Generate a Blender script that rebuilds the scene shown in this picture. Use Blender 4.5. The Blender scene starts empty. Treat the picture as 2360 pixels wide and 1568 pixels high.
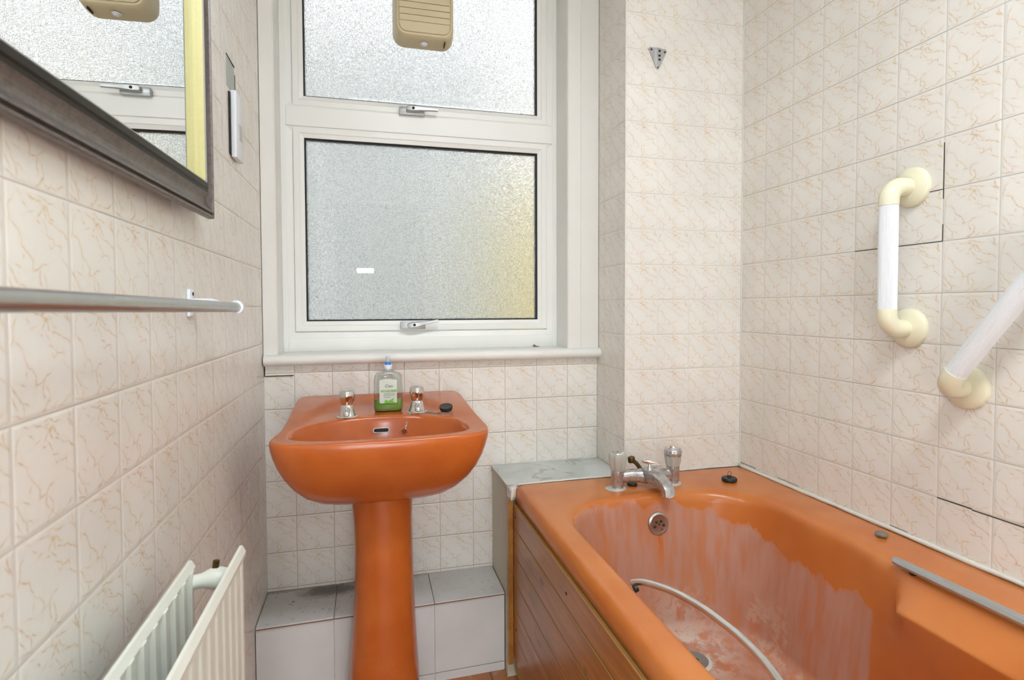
import bpy, bmesh, math, random
from mathutils import Vector, Matrix, noise
random.seed(7)
C = bpy.context.scene.collection
PI = math.pi
H = 1.083                     # camera height above the floor
U = 0.108                     # wall tile pitch
XR, YC, XC, YW, XL = 1.158, 1.554, 0.7505, 1.767, -0.306
ZR = 0.352; ZC = 0.348; X0W = -0.222; Z0W = -0.192
CEIL = 1.32; YB = -1.05
def Z(z): return z + H
def V(x, y, z): return Vector((x, y, z + H))   # z measured from camera height

# ------------------------------------------------------------------ objects
def obj(name, bm, mat=None, parent=None, smooth=False, angle=None):
    me = bpy.data.meshes.new(name)
    bmesh.ops.recalc_face_normals(bm, faces=bm.faces)
    bm.to_mesh(me); bm.free()
    o = bpy.data.objects.new(name, me); C.objects.link(o)
    if mat: 
        for m in (mat if isinstance(mat, (list, tuple)) else [mat]): me.materials.append(m)
    if smooth:
        for p in me.polygons: p.use_smooth = True
        if angle is not None:
            me.update()
            bmm = bmesh.new(); bmm.from_mesh(me)
            for e in bmm.edges:
                if len(e.link_faces) == 2 and e.calc_face_angle(0) > math.radians(angle): e.smooth = False
            bmm.to_mesh(me); bmm.free()
    if parent:
        o.parent = parent
        o.matrix_parent_inverse = Matrix() if parent.type != 'EMPTY' else Matrix.Translation(-parent.location)
    return o
def tag(o, label, cat, group=None):
    o['label'] = label; o['category'] = cat
    if group: o['group'] = group
    return o
def thing(name, label, cat, loc, group=None):
    o = bpy.data.objects.new(name, None); C.objects.link(o); o.location = loc; o.empty_display_size = .02
    return tag(o, label, cat, group)
def struct(o, label=None):
    o['kind'] = 'structure'
    if label: o['label'] = label
    return o
def box(bm, x0, x1, y0, y1, z0, z1, bev=0, seg=2, mi=0):
    vs = [bm.verts.new(V(x, y, z)) for x in (x0, x1) for y in (y0, y1) for z in (z0, z1)]
    q = [(0,1,3,2),(4,6,7,5),(0,4,5,1),(2,3,7,6),(0,2,6,4),(1,5,7,3)]
    fs = [bm.faces.new([vs[i] for i in f]) for f in q]
    for f in fs: f.material_index = mi
    bmesh.ops.recalc_face_normals(bm, faces=fs)
    if bev:
        es = list({e for f in fs for e in f.edges})
        bmesh.ops.bevel(bm, geom=es, offset=bev, segments=seg, profile=.5, affect='EDGES')
def prism(bm, pts, axis, a, b, mi=0):
    """pts are 2-D; axis x: pts=(y,z); y: (x,z); z: (x,y)"""
    def mk(p, t):
        if axis == 'x': return V(t, p[0], p[1])
        if axis == 'y': return V(p[0], t, p[1])
        return V(p[0], p[1], t)
    A = [bm.verts.new(mk(p, a)) for p in pts]; B = [bm.verts.new(mk(p, b)) for p in pts]
    n = len(pts); fs = [bm.faces.new(A), bm.faces.new(B[::-1])]
    for i in range(n): fs.append(bm.faces.new((A[i], A[(i+1)%n], B[(i+1)%n], B[i])))
    for f in fs: f.material_index = mi
    bmesh.ops.recalc_face_normals(bm, faces=fs)
def loft(bm, rings, cap0=True, cap1=True, mi=0):
    R = [[bm.verts.new(p) for p in r] for r in rings]; n = len(R[0]); fs = []
    for k in range(len(R)-1):
        for i in range(n): fs.append(bm.faces.new((R[k][i], R[k][(i+1)%n], R[k+1][(i+1)%n], R[k+1][i])))
    if cap0: fs.append(bm.faces.new(R[0][::-1]))
    if cap1: fs.append(bm.faces.new(R[-1]))
    for f in fs: f.material_index = mi
    return R
def lathe(bm, prof, origin, axis=(0,0,1), n=32, flute=None, mi=0, cap=True):
    """prof: (radius, height) along axis from origin (world)"""
    ax = Vector(axis).normalized(); t = Vector((1,0,0)) if abs(ax.x) < .9 else Vector((0,1,0))
    a = ax.cross(t).normalized(); b = ax.cross(a); rings = []
    for r, h in prof:
        r = max(r, 1e-5)
        rings.append([origin + ax*h + (a*math.cos(2*PI*i/n) + b*math.sin(2*PI*i/n))*(r*(flute(i/n) if flute else 1)) for i in range(n)])
    loft(bm, rings, cap, cap, mi)
def catmull(pts, k=8):
    P = [Vector(p) for p in pts]; out = []
    for i in range(len(P)-1):
        p0 = P[max(i-1, 0)]; p1 = P[i]; p2 = P[i+1]; p3 = P[min(i+2, len(P)-1)]
        for j in range(k):
            t = j/k
            out.append(.5*((2*p1)+(-p0+p2)*t+(2*p0-5*p1+4*p2-p3)*t*t+(-p0+3*p1-3*p2+p3)*t**3))
    return out+[P[-1]]
def tube(bm, pts, rad, n=16, mi=0, flute=None, closed=False, up=None):
    P = [Vector(p) for p in pts]; m = len(P); rings = []
    t0 = (P[1]-P[0]).normalized(); nrm = Vector(up) if up else t0.orthogonal().normalized(); 
    for i in range(m):
        if closed: t = (P[(i+1)%m]-P[(i-1)%m]).normalized()
        else: t = (P[min(i+1, m-1)]-P[max(i-1, 0)]).normalized()
        nrm = (nrm - t*nrm.dot(t)).normalized(); bn = t.cross(nrm)
        r = rad[i] if isinstance(rad, (list, tuple)) else rad
        rx, ry = r if isinstance(r, (list, tuple)) else (r, r)
        rings.append([P[i] + nrm*math.cos(2*PI*k/n)*rx*(flute(k/n) if flute else 1) + bn*math.sin(2*PI*k/n)*ry*(flute(k/n) if flute else 1) for k in range(n)])
    if closed: rings.append(rings[0])
    if closed:
        R = [[bm.verts.new(p) for p in r] for r in rings[:-1]]; R.append(R[0])
        for k in range(len(R)-1):
            for i in range(n): bm.faces.new((R[k][i], R[k][(i+1)%n], R[k+1][(i+1)%n], R[k+1][i])).material_index = mi
    else: loft(bm, rings, True, True, mi)
def text_mesh(name, body, size, mat, parent, mtx, extrude=.00012, shear=0):
    cu = bpy.data.curves.new(name, 'FONT'); cu.body = body; cu.size = size; cu.align_x = 'CENTER'; cu.align_y = 'CENTER'
    cu.extrude = extrude; cu.shear = shear; cu.resolution_u = 3
    t = bpy.data.objects.new(name, cu); C.objects.link(t)
    dg = bpy.context.evaluated_depsgraph_get(); me = bpy.data.meshes.new_from_object(t.evaluated_get(dg))
    bpy.data.objects.remove(t); me.transform(mtx)
    o = bpy.data.objects.new(name, me); C.objects.link(o); me.materials.clear(); me.materials.append(mat)
    o.parent = parent; o.matrix_parent_inverse = Matrix.Translation(-parent.location)
    return o

# ---------------------------------------------------------------- materials
def srgb(r, g, b):
    f = lambda c: (c/255/12.92 if c/255 <= .04045 else ((c/255+.055)/1.055)**2.4)
    return (f(r), f(g), f(b), 1)
class NT:
    def __init__(s, name):
        s.m = bpy.data.materials.new(name); s.m.use_nodes = True; s.t = s.m.node_tree; s.t.nodes.clear()
        s.out = s.t.nodes.new('ShaderNodeOutputMaterial'); s.b = s.t.nodes.new('ShaderNodeBsdfPrincipled')
        s.t.links.new(s.b.outputs[0], s.out.inputs[0])
    def n(s, ty, **k):
        nd = s.t.nodes.new(ty)
        for a, b in k.items(): setattr(nd, a, b)
        return nd
    def l(s, a, b):
        if isinstance(a, bpy.types.NodeSocket): s.t.links.new(a, b)
        else: b.default_value = a
    def math(s, op, a, b=None, c=None, clamp=False):
        nd = s.n('ShaderNodeMath', operation=op); nd.use_clamp = clamp
        s.l(a, nd.inputs[0])
        if b is not None: s.l(b, nd.inputs[1])
        if c is not None: s.l(c, nd.inputs[2])
        return nd.outputs[0]
    def vm(s, op, a, b=None, out=0):
        nd = s.n('ShaderNodeVectorMath', operation=op); s.l(a, nd.inputs[0])
        if b is not None: s.l(b, nd.inputs[1])
        return nd.outputs[out]
    def ss(s, v, a, b, lo=0, hi=1):
        nd = s.n('ShaderNodeMapRange', interpolation_type='SMOOTHSTEP'); s.l(v, nd.inputs[0])
        nd.inputs[1].default_value = a; nd.inputs[2].default_value = b; nd.inputs[3].default_value = lo; nd.inputs[4].default_value = hi
        return nd.outputs[0]
    def mix(s, f, a, b, mode='MIX'):
        nd = s.n('ShaderNodeMix', data_type='RGBA', blend_type=mode); s.l(f, nd.inputs[0]); s.l(a, nd.inputs[6]); s.l(b, nd.inputs[7])
        return nd.outputs[2]
    def noise(s, vec, scale, detail=2, rough=.5, out=0, dist=0):
        nd = s.n('ShaderNodeTexNoise'); 
        if vec is not None: s.l(vec, nd.inputs['Vector'])
        nd.inputs['Scale'].default_value = scale; nd.inputs['Detail'].default_value = detail; nd.inputs['Roughness'].default_value = rough
        nd.inputs['Distortion'].default_value = dist
        return nd.outputs[out]
    def pos(s): return s.n('ShaderNodeTexCoord').outputs['Object']
    def geo(s): return s.n('ShaderNodeNewGeometry').outputs['Position']
    def xyz(s, v):
        nd = s.n('ShaderNodeSeparateXYZ'); s.l(v, nd.inputs[0]); return nd.outputs
    def comb(s, x, y, z=0.0):
        nd = s.n('ShaderNodeCombineXYZ'); s.l(x, nd.inputs[0]); s.l(y, nd.inputs[1]); s.l(z, nd.inputs[2]); return nd.outputs[0]
    def bump(s, h, strength=.3, dist=.001):
        nd = s.n('ShaderNodeBump'); nd.inputs['Strength'].default_value = strength; nd.inputs['Distance'].default_value = dist
        s.l(h, nd.inputs['Height']); s.l(nd.outputs[0], s.b.inputs['Normal'])
    def set(s, **k):
        for a, v in k.items(): s.l(v, s.b.inputs[a.replace('_', ' ')])
        return s.m
def simple(name, col, rough=.4, metal=0, nscale=30, namt=.08, bump=0, coat=0, **kw):
    t = NT(name); P = t.pos()
    nz = t.noise(P, nscale, 3)
    f = t.math('MULTIPLY', t.math('SUBTRACT', nz, .5), namt*2)
    dark = tuple(c*.55 for c in col[:3])+(1,)
    c = t.mix(t.math('ADD', f, namt, clamp=True), col, dark)
    t.set(Base_Color=c, Roughness=t.math('ADD', t.math('MULTIPLY', nz, .12), rough-.06), Metallic=metal)
    if bump: t.bump(nz, bump, .001)
    if coat: t.set(Coat_Weight=coat)
    for a, v in kw.items(): t.set(**{a: v})
    return t.m

def q(x, y):  # a point of the tile motif, from a close view of one tile, to local (u right, v down)
    top = 150-.107*(x-110); bot = 1385-.037*(x-110)
    return ((x-110)/1360, (y-top)/(bot-top))
MOTIF = [
 ([(255,305),(200,380),(190,470),(170,580)], .8), ([(225,540),(340,590),(400,670),(430,750),(480,800),(555,835),(610,880),(640,925)], 1),
 ([(640,925),(615,1020)], 1.3), ([(620,1000),(740,985)], 1), ([(755,985),(830,920),(930,890)], 1), ([(770,990),(765,1110),(800,1180)], 1.1),
 ([(840,1040),(895,1120),(905,1195)], .8), ([(900,1200),(850,1250),(740,1320)], 2.4), ([(905,1270),(985,1305)], 1),
 ([(980,1300),(1040,1245)], .8), ([(1080,1275),(1200,1270)], .7), ([(1200,1265),(1340,1190)], 1.3),
 ([(150,990),(250,1100),(350,1195),(365,1305)], 1.2), ([(370,1180),(465,1215)], 1), ([(150,1130),(230,1250)], .7), ([(140,1295),(350,1340)], .9),
 ([(560,190),(720,205),(860,245)], 1.3), ([(760,140),(860,128),(950,170),(1110,172)], 1), ([(830,265),(920,260)], 4.5), ([(760,200),(830,185)], 2),
 ([(945,230),(1010,330),(1080,360)], 1.5), ([(980,380),(1080,415),(1200,430),(1320,460),(1410,525)], 1.1), ([(890,300),(930,375)], 1.1),
 ([(830,300),(770,380)], 1.3), ([(840,410),(940,510)], .8), ([(930,555),(1060,590),(1080,650)], .9), ([(1080,660),(1010,690),(985,650)], .8),
 ([(1090,655),(1240,635)], .9), ([(1235,620),(1240,695)], 1), ([(1340,70),(1350,180),(1420,260)], 1.5), ([(1290,170),(1370,245)], 1.2),
 ([(330,180),(410,215)], .8), ([(460,295),(520,330)], .9), ([(1250,780),(1330,820),(1390,865)], .7), ([(435,860),(430,910)], .9), ([(300,980),(400,1010)], .7),
 ([(735,440),(790,450)], 1), ([(560,390),(660,350)], .6)]
def tile_mat(name, ax, sgn, u0, z0, base, grout, dark=.5, left=False):
    t = NT(name); P = t.pos(); x = t.xyz(P)
    u = t.math('MULTIPLY', t.math('SUBTRACT', x[ax], u0), sgn/U)
    v = t.math('MULTIPLY', t.math('SUBTRACT', x[2], z0+H), -1/U)
    fu = t.math('FRACT', u); fv = t.math('FRACT', v)
    loc = t.comb(fu, fv)
    dn = t.n('ShaderNodeTexNoise'); t.l(P, dn.inputs['Vector']); dn.inputs['Scale'].default_value = 95; dn.inputs['Detail'].default_value = 1
    d = t.vm('MULTIPLY', t.vm('SUBTRACT', dn.outputs['Color'], (.5, .5, .5)), (.06, .06, 0))
    loc = t.vm('MULTIPLY', t.vm('ADD', loc, d), (1, 1, 0))
    acc = None
    for pts, w in MOTIF:
        L = [q(*p) for p in pts]
        for a, b in zip(L[:-1], L[1:]):
            mp = t.n('ShaderNodeMapping', vector_type='TEXTURE'); t.l(loc, mp.inputs[0])
            dx, dy = b[0]-a[0], b[1]-a[1]; ln = math.hypot(dx, dy)
            mp.inputs[1].default_value = ((a[0]+b[0])/2, (a[1]+b[1])/2, 0); mp.inputs[2].default_value = (0, 0, math.atan2(dy, dx))
            mp.inputs[3].default_value = (ln/2*1.18+.006, .0066*w+.002, 1)
            dd = t.vm('LENGTH', mp.outputs[0], out=1)
            acc = dd if acc is None else t.math('MINIMUM', acc, dd)
    vein = t.ss(acc, 1.35, .35)
    halo = t.ss(acc, 5.5, .5)
    br = t.ss(t.noise(P, 60, 1, .6), .32, .6, .35, 1)
    vein = t.math('MULTIPLY', vein, br)
    cl = t.noise(P, 6, 1)
    hue = t.ss(t.noise(P, 14, 0), .35, .65)
    vc = t.mix(hue, srgb(212, 164, 116), srgb(214, 178, 100))
    b2 = t.mix(t.ss(cl, .3, .7), base, tuple(c*.94 for c in base[:3])+(1,))
    b2 = t.mix(t.math('MULTIPLY', halo, .14), b2, srgb(230, 208, 178))
    col = t.mix(t.math('MULTIPLY', vein, .58), b2, vc)
    eu = t.math('MINIMUM', fu, t.math('SUBTRACT', 1.0, fu)); ev = t.math('MINIMUM', fv, t.math('SUBTRACT', 1.0, fv))
    gv = t.ss(eu, .011, .006); gh = t.ss(ev, .012, .006)
    gd = t.ss(t.noise(P, 4, 2, .7), .38, .62, dark*.5, dark)
    ghc = t.mix(gd, grout, srgb(112, 102, 88)); gvc = t.mix(t.math('MULTIPLY', gd, .25), grout, srgb(120, 112, 98))  # horizontal joints take darker grout colour: shade below pillowed tile edges, painted in
    col = t.mix(gv, col, gvc); col = t.mix(gh, col, ghc)
    g = t.math('MAXIMUM', gv, gh)
    e = t.math('MINIMUM', eu, ev)
    hgt = t.ss(e, .004, .05)
    t.bump(hgt, .5, .001)
    t.set(Base_Color=col, Roughness=t.math('ADD', t.math('MULTIPLY', g, .5), .26), Specular_IOR_Level=.45)
    return t.m
TB = srgb(245, 240, 232); GR = srgb(226, 220, 210)
M = {}
M['tile_right'] = tile_mat('marbled_tile_right', 1, -1, YC, ZR, TB, srgb(218, 214, 206), .42)
M['tile_pier'] = tile_mat('marbled_tile_pier', 0, 1, XC, ZC, TB, srgb(236, 230, 220), .35)
M['tile_return'] = tile_mat('marbled_tile_return', 1, -1, YC, ZC, TB, srgb(230, 224, 214), .35)
M['tile_far'] = tile_mat('marbled_tile_far', 0, 1, X0W, Z0W, TB, srgb(200, 184, 162), .55)
M['tile_left'] = tile_mat('marbled_tile_left', 1, 1, .5765, -.1021, TB, srgb(226, 216, 204), .38)
M['upvc'] = simple('window_plastic', srgb(247, 246, 240), .3, nscale=8, namt=.03)
M['paint'] = simple('gloss_paint', srgb(244, 241, 234), .35, nscale=12, namt=.05, bump=.1)
M['gasket'] = simple('black_gasket', srgb(38, 42, 44), .6)
M['plaster'] = simple('plaster', srgb(240, 238, 232), .8, nscale=12, namt=.03, bump=.2)
M['steel'] = simple('brushed_steel', srgb(190, 190, 190), .3, metal=1, nscale=60, namt=.1)
def chrome_mat():
    t = NT('worn_chrome'); P = t.pos(); n1 = t.noise(P, 60, 4, .65); f = t.ss(n1, .5, .75)
    t.set(Base_Color=t.mix(f, srgb(196, 196, 196), srgb(146, 138, 134)), Metallic=.78, Roughness=t.ss(n1, .3, .8, .2, .45)); t.bump(n1, .08, .001); return t.m
M['chrome'] = chrome_mat()
M['chrome_clean'] = NT('clean_chrome').set(Base_Color=srgb(232, 232, 232), Metallic=1.0, Roughness=.09)
M['handle_grey'] = simple('grey_handle_metal', srgb(186, 188, 188), .35, metal=.6, namt=.05)
M['black'] = simple('black_rubber', srgb(32, 34, 33), .45, nscale=80, namt=.1)
M['dark'] = simple('dark_gap', srgb(48, 44, 36), .9)
M['cream'] = simple('cream_plastic', srgb(243, 236, 206), .3, nscale=10, namt=.04)
M['rail_white'] = simple('white_ribbed_plastic', srgb(240, 241, 242), .35, namt=.02)
M['fan'] = simple('yellowed_plastic', srgb(222, 206, 168), .4, nscale=10, namt=.05)
M['fan_groove'] = simple('fan_groove_shade', srgb(110, 96, 66), .7)
M['white_plastic'] = simple('white_plastic', srgb(240, 242, 248), .3, namt=.02)
M['silicone'] = simple('white_sealant', srgb(236, 232, 222), .5, nscale=120, namt=.12, bump=.5)
M['radiator'] = simple('radiator_enamel', srgb(238, 238, 226), .35, nscale=14, namt=.05, bump=.1)
M['brass_dark'] = simple('tarnished_brass', srgb(96, 78, 40), .4, metal=.8, nscale=90, namt=.2)
M['brown_edge'] = simple('brown_edge_strip', srgb(140, 100, 80), .6)
M['stone'] = simple('grey_lump', srgb(140, 132, 118), .8, nscale=200, namt=.3, bump=.8)
M['mirror'] = NT('mirror_glass').set(Base_Color=(.86, .88, .88, 1), Metallic=1.0, Roughness=.012)
M['gold'] = simple('gold_frame_slip', srgb(208, 200, 140), .4, metal=.1, nscale=150, namt=.12, bump=.15)
def pewter():
    t = NT('dark_pewter_frame'); P = t.pos(); n = t.noise(P, 120, 4, .7)
    t.set(Base_Color=t.mix(t.ss(n, .4, .7), srgb(124, 116, 112), srgb(104, 96, 92)), Metallic=.55, Roughness=.38); t.bump(n, .12, .0006); return t.m
M['pewter'] = pewter()
M['pewter_dark'] = simple('black_frame_band', srgb(40, 38, 36), .45, metal=.3, nscale=160, namt=.2)
M['frame_light'] = simple('silver_frame_edge', srgb(170, 166, 158), .4, metal=.5, nscale=300, namt=.35)
def sink_mat():
    t = NT('orange_ceramic'); P = t.pos(); n1 = t.noise(P, 9, 3); n2 = t.noise(P, 260, 1)
    c = t.mix(t.ss(n1, .3, .7), srgb(204, 106, 44), srgb(194, 94, 36))
    c = t.mix(t.ss(n2, .72, .78, 0, .25), c, srgb(225, 170, 120))
    t.set(Base_Color=c, Roughness=.22, Specular_IOR_Level=.5, Coat_Weight=.15, Coat_Roughness=.12); return t.m
M['sink'] = sink_mat()
def bath_mat():
    t = NT('orange_acrylic_with_limescale'); P = t.pos(); x = t.xyz(P)
    n1 = t.noise(P, 5, 3)
    base = t.mix(t.ss(n1, .3, .7), srgb(214, 130, 66), srgb(203, 114, 52))
    # streaky vertical coordinates
    ps = t.vm('MULTIPLY', P, (1, 1, .09)); st = t.noise(ps, 42, 4, .6); st2 = t.noise(ps, 16, 2, .5)
    z = t.math('SUBTRACT', x[2], H)
    # upper edge of the limescale: irregular, lower on the right-hand wall
    steps = t.noise(t.vm('MULTIPLY', P, (1, 1, .3)), 13, 4, .6)
    lim_back = t.math('ADD', t.ss(x[0], .60, 1.0, -.520, -.575), t.math('MULTIPLY', t.math('SUBTRACT', steps, .5), .12))
    right = t.ss(x[0], .93, .96); down = t.ss(x[1], 1.30, 1.22, 0, -.05)
    lim = t.math('ADD', lim_back, t.math('MULTIPLY', right, down))
    m = t.math('SUBTRACT', lim, z); m = t.ss(m, -.002, .012)
    # limescale stops along a straight line part-way down the side, slanting towards the drain
    yy = t.math('ADD', x[1], t.math('MULTIPLY', t.math('SUBTRACT', steps, .5), .02))
    m2 = t.ss(yy, .905, .915)
    m = t.math('MULTIPLY', m, m2)
    m = t.math('MULTIPLY', m, t.math('MULTIPLY', t.ss(z, -.519, -.53), t.ss(x[0], .44, .46)))
    m = t.math('MULTIPLY', m, t.ss(st, .32, .56, .5, 1))
    m = t.math('MULTIPLY', m, t.ss(st2, .3, .5, .55, 1))
    # rust runs below the overflow
    dx = t.math('ABSOLUTE', t.math('SUBTRACT', x[0], t.math('ADD', .757, t.math('MULTIPLY', st2, .01))))
    run = t.math('MULTIPLY', t.ss(dx, .011, .004), t.math('MULTIPLY', t.ss(z, -.61, -.62), t.ss(z, -.72, -.66)))
    run = t.math('MULTIPLY', run, t.ss(x[1], 1.25, 1.3))
    m = t.math('MULTIPLY', m, t.math('SUBTRACT', 1.0, t.math('MULTIPLY', run, .8)))
    scale = t.mix(st, srgb(186, 134, 114), srgb(206, 164, 148))
    c = t.mix(t.math('MULTIPLY', m, .82), base, scale)
    # white powdery deposit round the waste
    dp = t.vm('MULTIPLY', t.vm('SUBTRACT', P, (.80, 1.25, .2)), (1, 1, 0)); r = t.vm('LENGTH', dp, out=1)
    nd = t.noise(P, 24, 5, .7, dist=.3); ring = t.math('ADD', r, t.math('MULTIPLY', t.math('SUBTRACT', nd, .5), .22))
    low = t.ss(z, -.72, -.82)
    pw = t.math('MULTIPLY', t.math('MULTIPLY', t.ss(ring, .15, .05), t.ss(nd, .42, .60)), low)
    arc = t.math('MULTIPLY', t.math('MULTIPLY', t.ss(t.math('ABSOLUTE', t.math('SUBTRACT', ring, .20)), .025, .005), low), .3)
    pw = t.math('MAXIMUM', pw, arc)
    c = t.mix(t.math('MULTIPLY', pw, .85), c, srgb(226, 214, 200))
    t.set(Base_Color=c, Roughness=t.mix(t.math('MAXIMUM', m, pw), (.24, .24, .24, 1), (.55, .55, .55, 1)), Specular_IOR_Level=.5)
    return t.m
M['bath'] = bath_mat()
def wood_mat(name, a, b, sc=1):
    t = NT(name); P = t.pos(); p2 = t.vm('MULTIPLY', P, (30*sc, 2.2*sc, 26*sc)); n = t.noise(p2, 1.4, 5, .65, dist=.8)
    c = t.mix(t.ss(n, .3, .7), a, b)
    kn = t.n('ShaderNodeTexVoronoi'); t.l(t.vm('MULTIPLY', P, (1, 4.5, 9)), kn.inputs['Vector']); kn.inputs['Scale'].default_value = 1.6
    c = t.mix(t.ss(kn.outputs['Distance'], .16, .05, 0, .75), c, srgb(70, 38, 16))
    dirt = t.noise(P, 7, 4, .6)
    c = t.mix(t.ss(dirt, .48, .75, 0, .5), c, srgb(120, 92, 56))
    t.set(Base_Color=c, Roughness=.32, Coat_Weight=.3, Coat_Roughness=.2); t.bump(n, .15, .0008); return t.m
M['pine'] = wood_mat('varnished_pine', srgb(188, 126, 70), srgb(162, 98, 50))
M['pine_edge'] = simple('pale_worn_wood', srgb(190, 150, 84), .5, nscale=60, namt=.2)
M['pine_dark'] = wood_mat('golden_pine_trim', srgb(178, 124, 56), srgb(146, 92, 36), .7)
def floor_mat():
    t = NT('terracotta_vinyl'); P = t.pos(); br = t.n('ShaderNodeTexBrick'); t.l(t.vm('MULTIPLY', P, (1, 1, 0)), br.inputs['Vector'])
    br.offset = 0; br.inputs['Scale'].default_value = 6; br.inputs['Mortar Size'].default_value = .02; br.inputs['Brick Width'].default_value = 1; br.inputs['Row Height'].default_value = 1
    br.inputs['Color1'].default_value = srgb(190, 122, 78); br.inputs['Color2'].default_value = srgb(172, 108, 70); br.inputs['Mortar'].default_value = srgb(120, 90, 66)
    n = t.noise(P, 25, 4); t.set(Base_Color=t.mix(t.ss(n, .55, .8, 0, .6), br.outputs[0], srgb(200, 186, 160)), Roughness=.5); return t.m
M['floor'] = floor_mat()
def ledge_mat():
    t = NT('white_tile_with_mould'); P = t.pos(); x = t.xyz(P)
    base = t.mix(t.ss(t.noise(P, 5, 3), .3, .7), srgb(226, 224, 222), srgb(214, 212, 208))
    dp = t.vm('MULTIPLY', t.vm('SUBTRACT', P, (-.125, 1.735, H-.848)), (1, 2.0, 1)); r = t.vm('LENGTH', dp, out=1)
    nz = t.noise(P, 38, 5, .7); r2 = t.math('ADD', r, t.math('MULTIPLY', t.math('SUBTRACT', nz, .5), .10))
    m = t.ss(r2, .125, .03, 0, .9)
    sp = t.n('ShaderNodeTexVoronoi'); t.l(P, sp.inputs['Vector']); sp.inputs['Scale'].default_value = 75
    spots = t.math('MULTIPLY', t.ss(sp.outputs['Distance'], .24, .15), t.ss(t.noise(P, 30, 1), .47, .55))
    spots = t.math('MULTIPLY', spots, t.ss(r, .34, .16))
    gen = t.math('MULTIPLY', t.ss(nz, .55, .75, 0, .35), t.ss(x[2], H-.86, H-.85))
    back = t.math('MULTIPLY', t.ss(x[1], 1.74, 1.765), t.ss(x[0], .28, .02, 0, .6))
    f = t.math('MAXIMUM', t.math('MAXIMUM', m, spots), t.math('MAXIMUM', gen, t.math('MULTIPLY', back, t.ss(x[2], H-.86, H-.85))))
    t.set(Base_Color=t.mix(f, base, srgb(84, 78, 62)), Roughness=.3); return t.m
M['ledge'] = ledge_mat()
def marble_mat():
    t = NT('grey_green_marble_sheet'); P = t.pos(); n = t.noise(P, 7, 4, .5, dist=1.0); n2 = t.noise(P, 4.5, 4, .5, dist=1.2)
    c = t.mix(t.ss(n, .35, .65), srgb(196, 204, 196), srgb(218, 220, 218))
    v = t.ss(t.math('ABSOLUTE', t.math('SUBTRACT', n2, .5)), .018, .0, 0, .55)
    c = t.mix(v, c, srgb(140, 138, 140)); c = t.mix(t.ss(t.noise(P, 7, 2), .62, .75, 0, .4), c, srgb(206, 196, 156))
    t.set(Base_Color=c, Roughness=.3); return t.m
M['marble'] = marble_mat()
M['cream_board'] = simple('cream_painted_board', srgb(216, 208, 186), .45, nscale=8, namt=.1)

# obscure glass: smooth room side, woven relief outside
def glass_mats():
    a = NT('window_glass_smooth_side').set(Base_Color=(.96, .98, .98, 1), Transmission_Weight=1.0, Roughness=.0, IOR=1.5)
    t = NT('window_glass_woven_side'); P = t.pos()
    h1 = t.noise(t.vm('MULTIPLY', P, (85, 1, 360)), 1, 2, .6); h2 = t.noise(t.vm('MULTIPLY', P, (360, 1, 85)), 1, 2, .6)
    t.bump(t.math('MAXIMUM', t.ss(h1, .34, .70), t.ss(h2, .34, .70)), .72, .0018)
    t.set(Base_Color=(.95, .98, .98, 1), Transmission_Weight=1.0, Roughness=.27, IOR=1.5)
    return [a, t.m]
M['glass'] = glass_mats()
def emis(name, col, s):
    t = NT(name); t.set(Base_Color=col, Emission_Color=col, Emission_Strength=s); return t.m

# ------------------------------------------------------------------ setting
bm = bmesh.new(); box(bm, XL-.1, XR+.1, YB-.1, 2.0, -H-.06, -H); struct(obj('floor', bm, M['floor']))
bm = bmesh.new(); box(bm, XL-.1, XR+.1, YB-.1, 2.0, CEIL, CEIL+.06); struct(obj('ceiling', bm, M['plaster']))
bm = bmesh.new(); box(bm, XL-.1, XL, YB-.1, 2.0, -H, CEIL); struct(obj('wall_left', bm, M['tile_left']))
bm = bmesh.new(); box(bm, XR, XR+.1, YB-.1, 2.0, -H, CEIL); WR = struct(obj('wall_right', bm, M['tile_right']))
bm = bmesh.new(); box(bm, XL, XR, YB-.1, YB, -H, CEIL); struct(obj('wall_near', bm, M['plaster']))
# pier beside the window, its two tiled faces need their own tile layouts
bm = bmesh.new(); box(bm, XC, XR, YC, 2.0, -H, CEIL)
for f in bm.faces: f.material_index = 1 if abs(f.normal.x) > .5 else 0
struct(obj('wall_pier', bm, [M['tile_pier'], M['tile_return']]))
WX0, WX1 = -.263, .6335        # window opening
WZ0, WZ1 = -.136, 1.17
bm = bmesh.new()
box(bm, XL, XC, YW, 2.0, -H, WZ0-.004); box(bm, XL, WX0-.012, YW, 2.0, WZ0-.004, CEIL); box(bm, WX1+.012, XC, YW, 2.0, WZ0-.004, CEIL); box(bm, WX0-.012, WX0-.001, 1.88, 2.0, WZ0-.004, CEIL); box(bm, WX1+.001, WX1+.012, 1.88, 2.0, WZ0-.004, CEIL)
box(bm, WX0-.001, WX1+.001, YW, 2.0, WZ1, CEIL)
WF = struct(obj('wall_far', bm, M['tile_far']))
# grout along the inside corners
bm = bmesh.new(); box(bm, XR-.003, XR, YC-.003, YC, -.51, CEIL); struct(obj('trim_1', bm, M['silicone']))
bm = bmesh.new(); box(bm, XC-.0012, XC+.0015, YC-.0012, YC+.0015, -.51, CEIL); struct(obj('trim_2', bm, M['silicone']))
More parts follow.
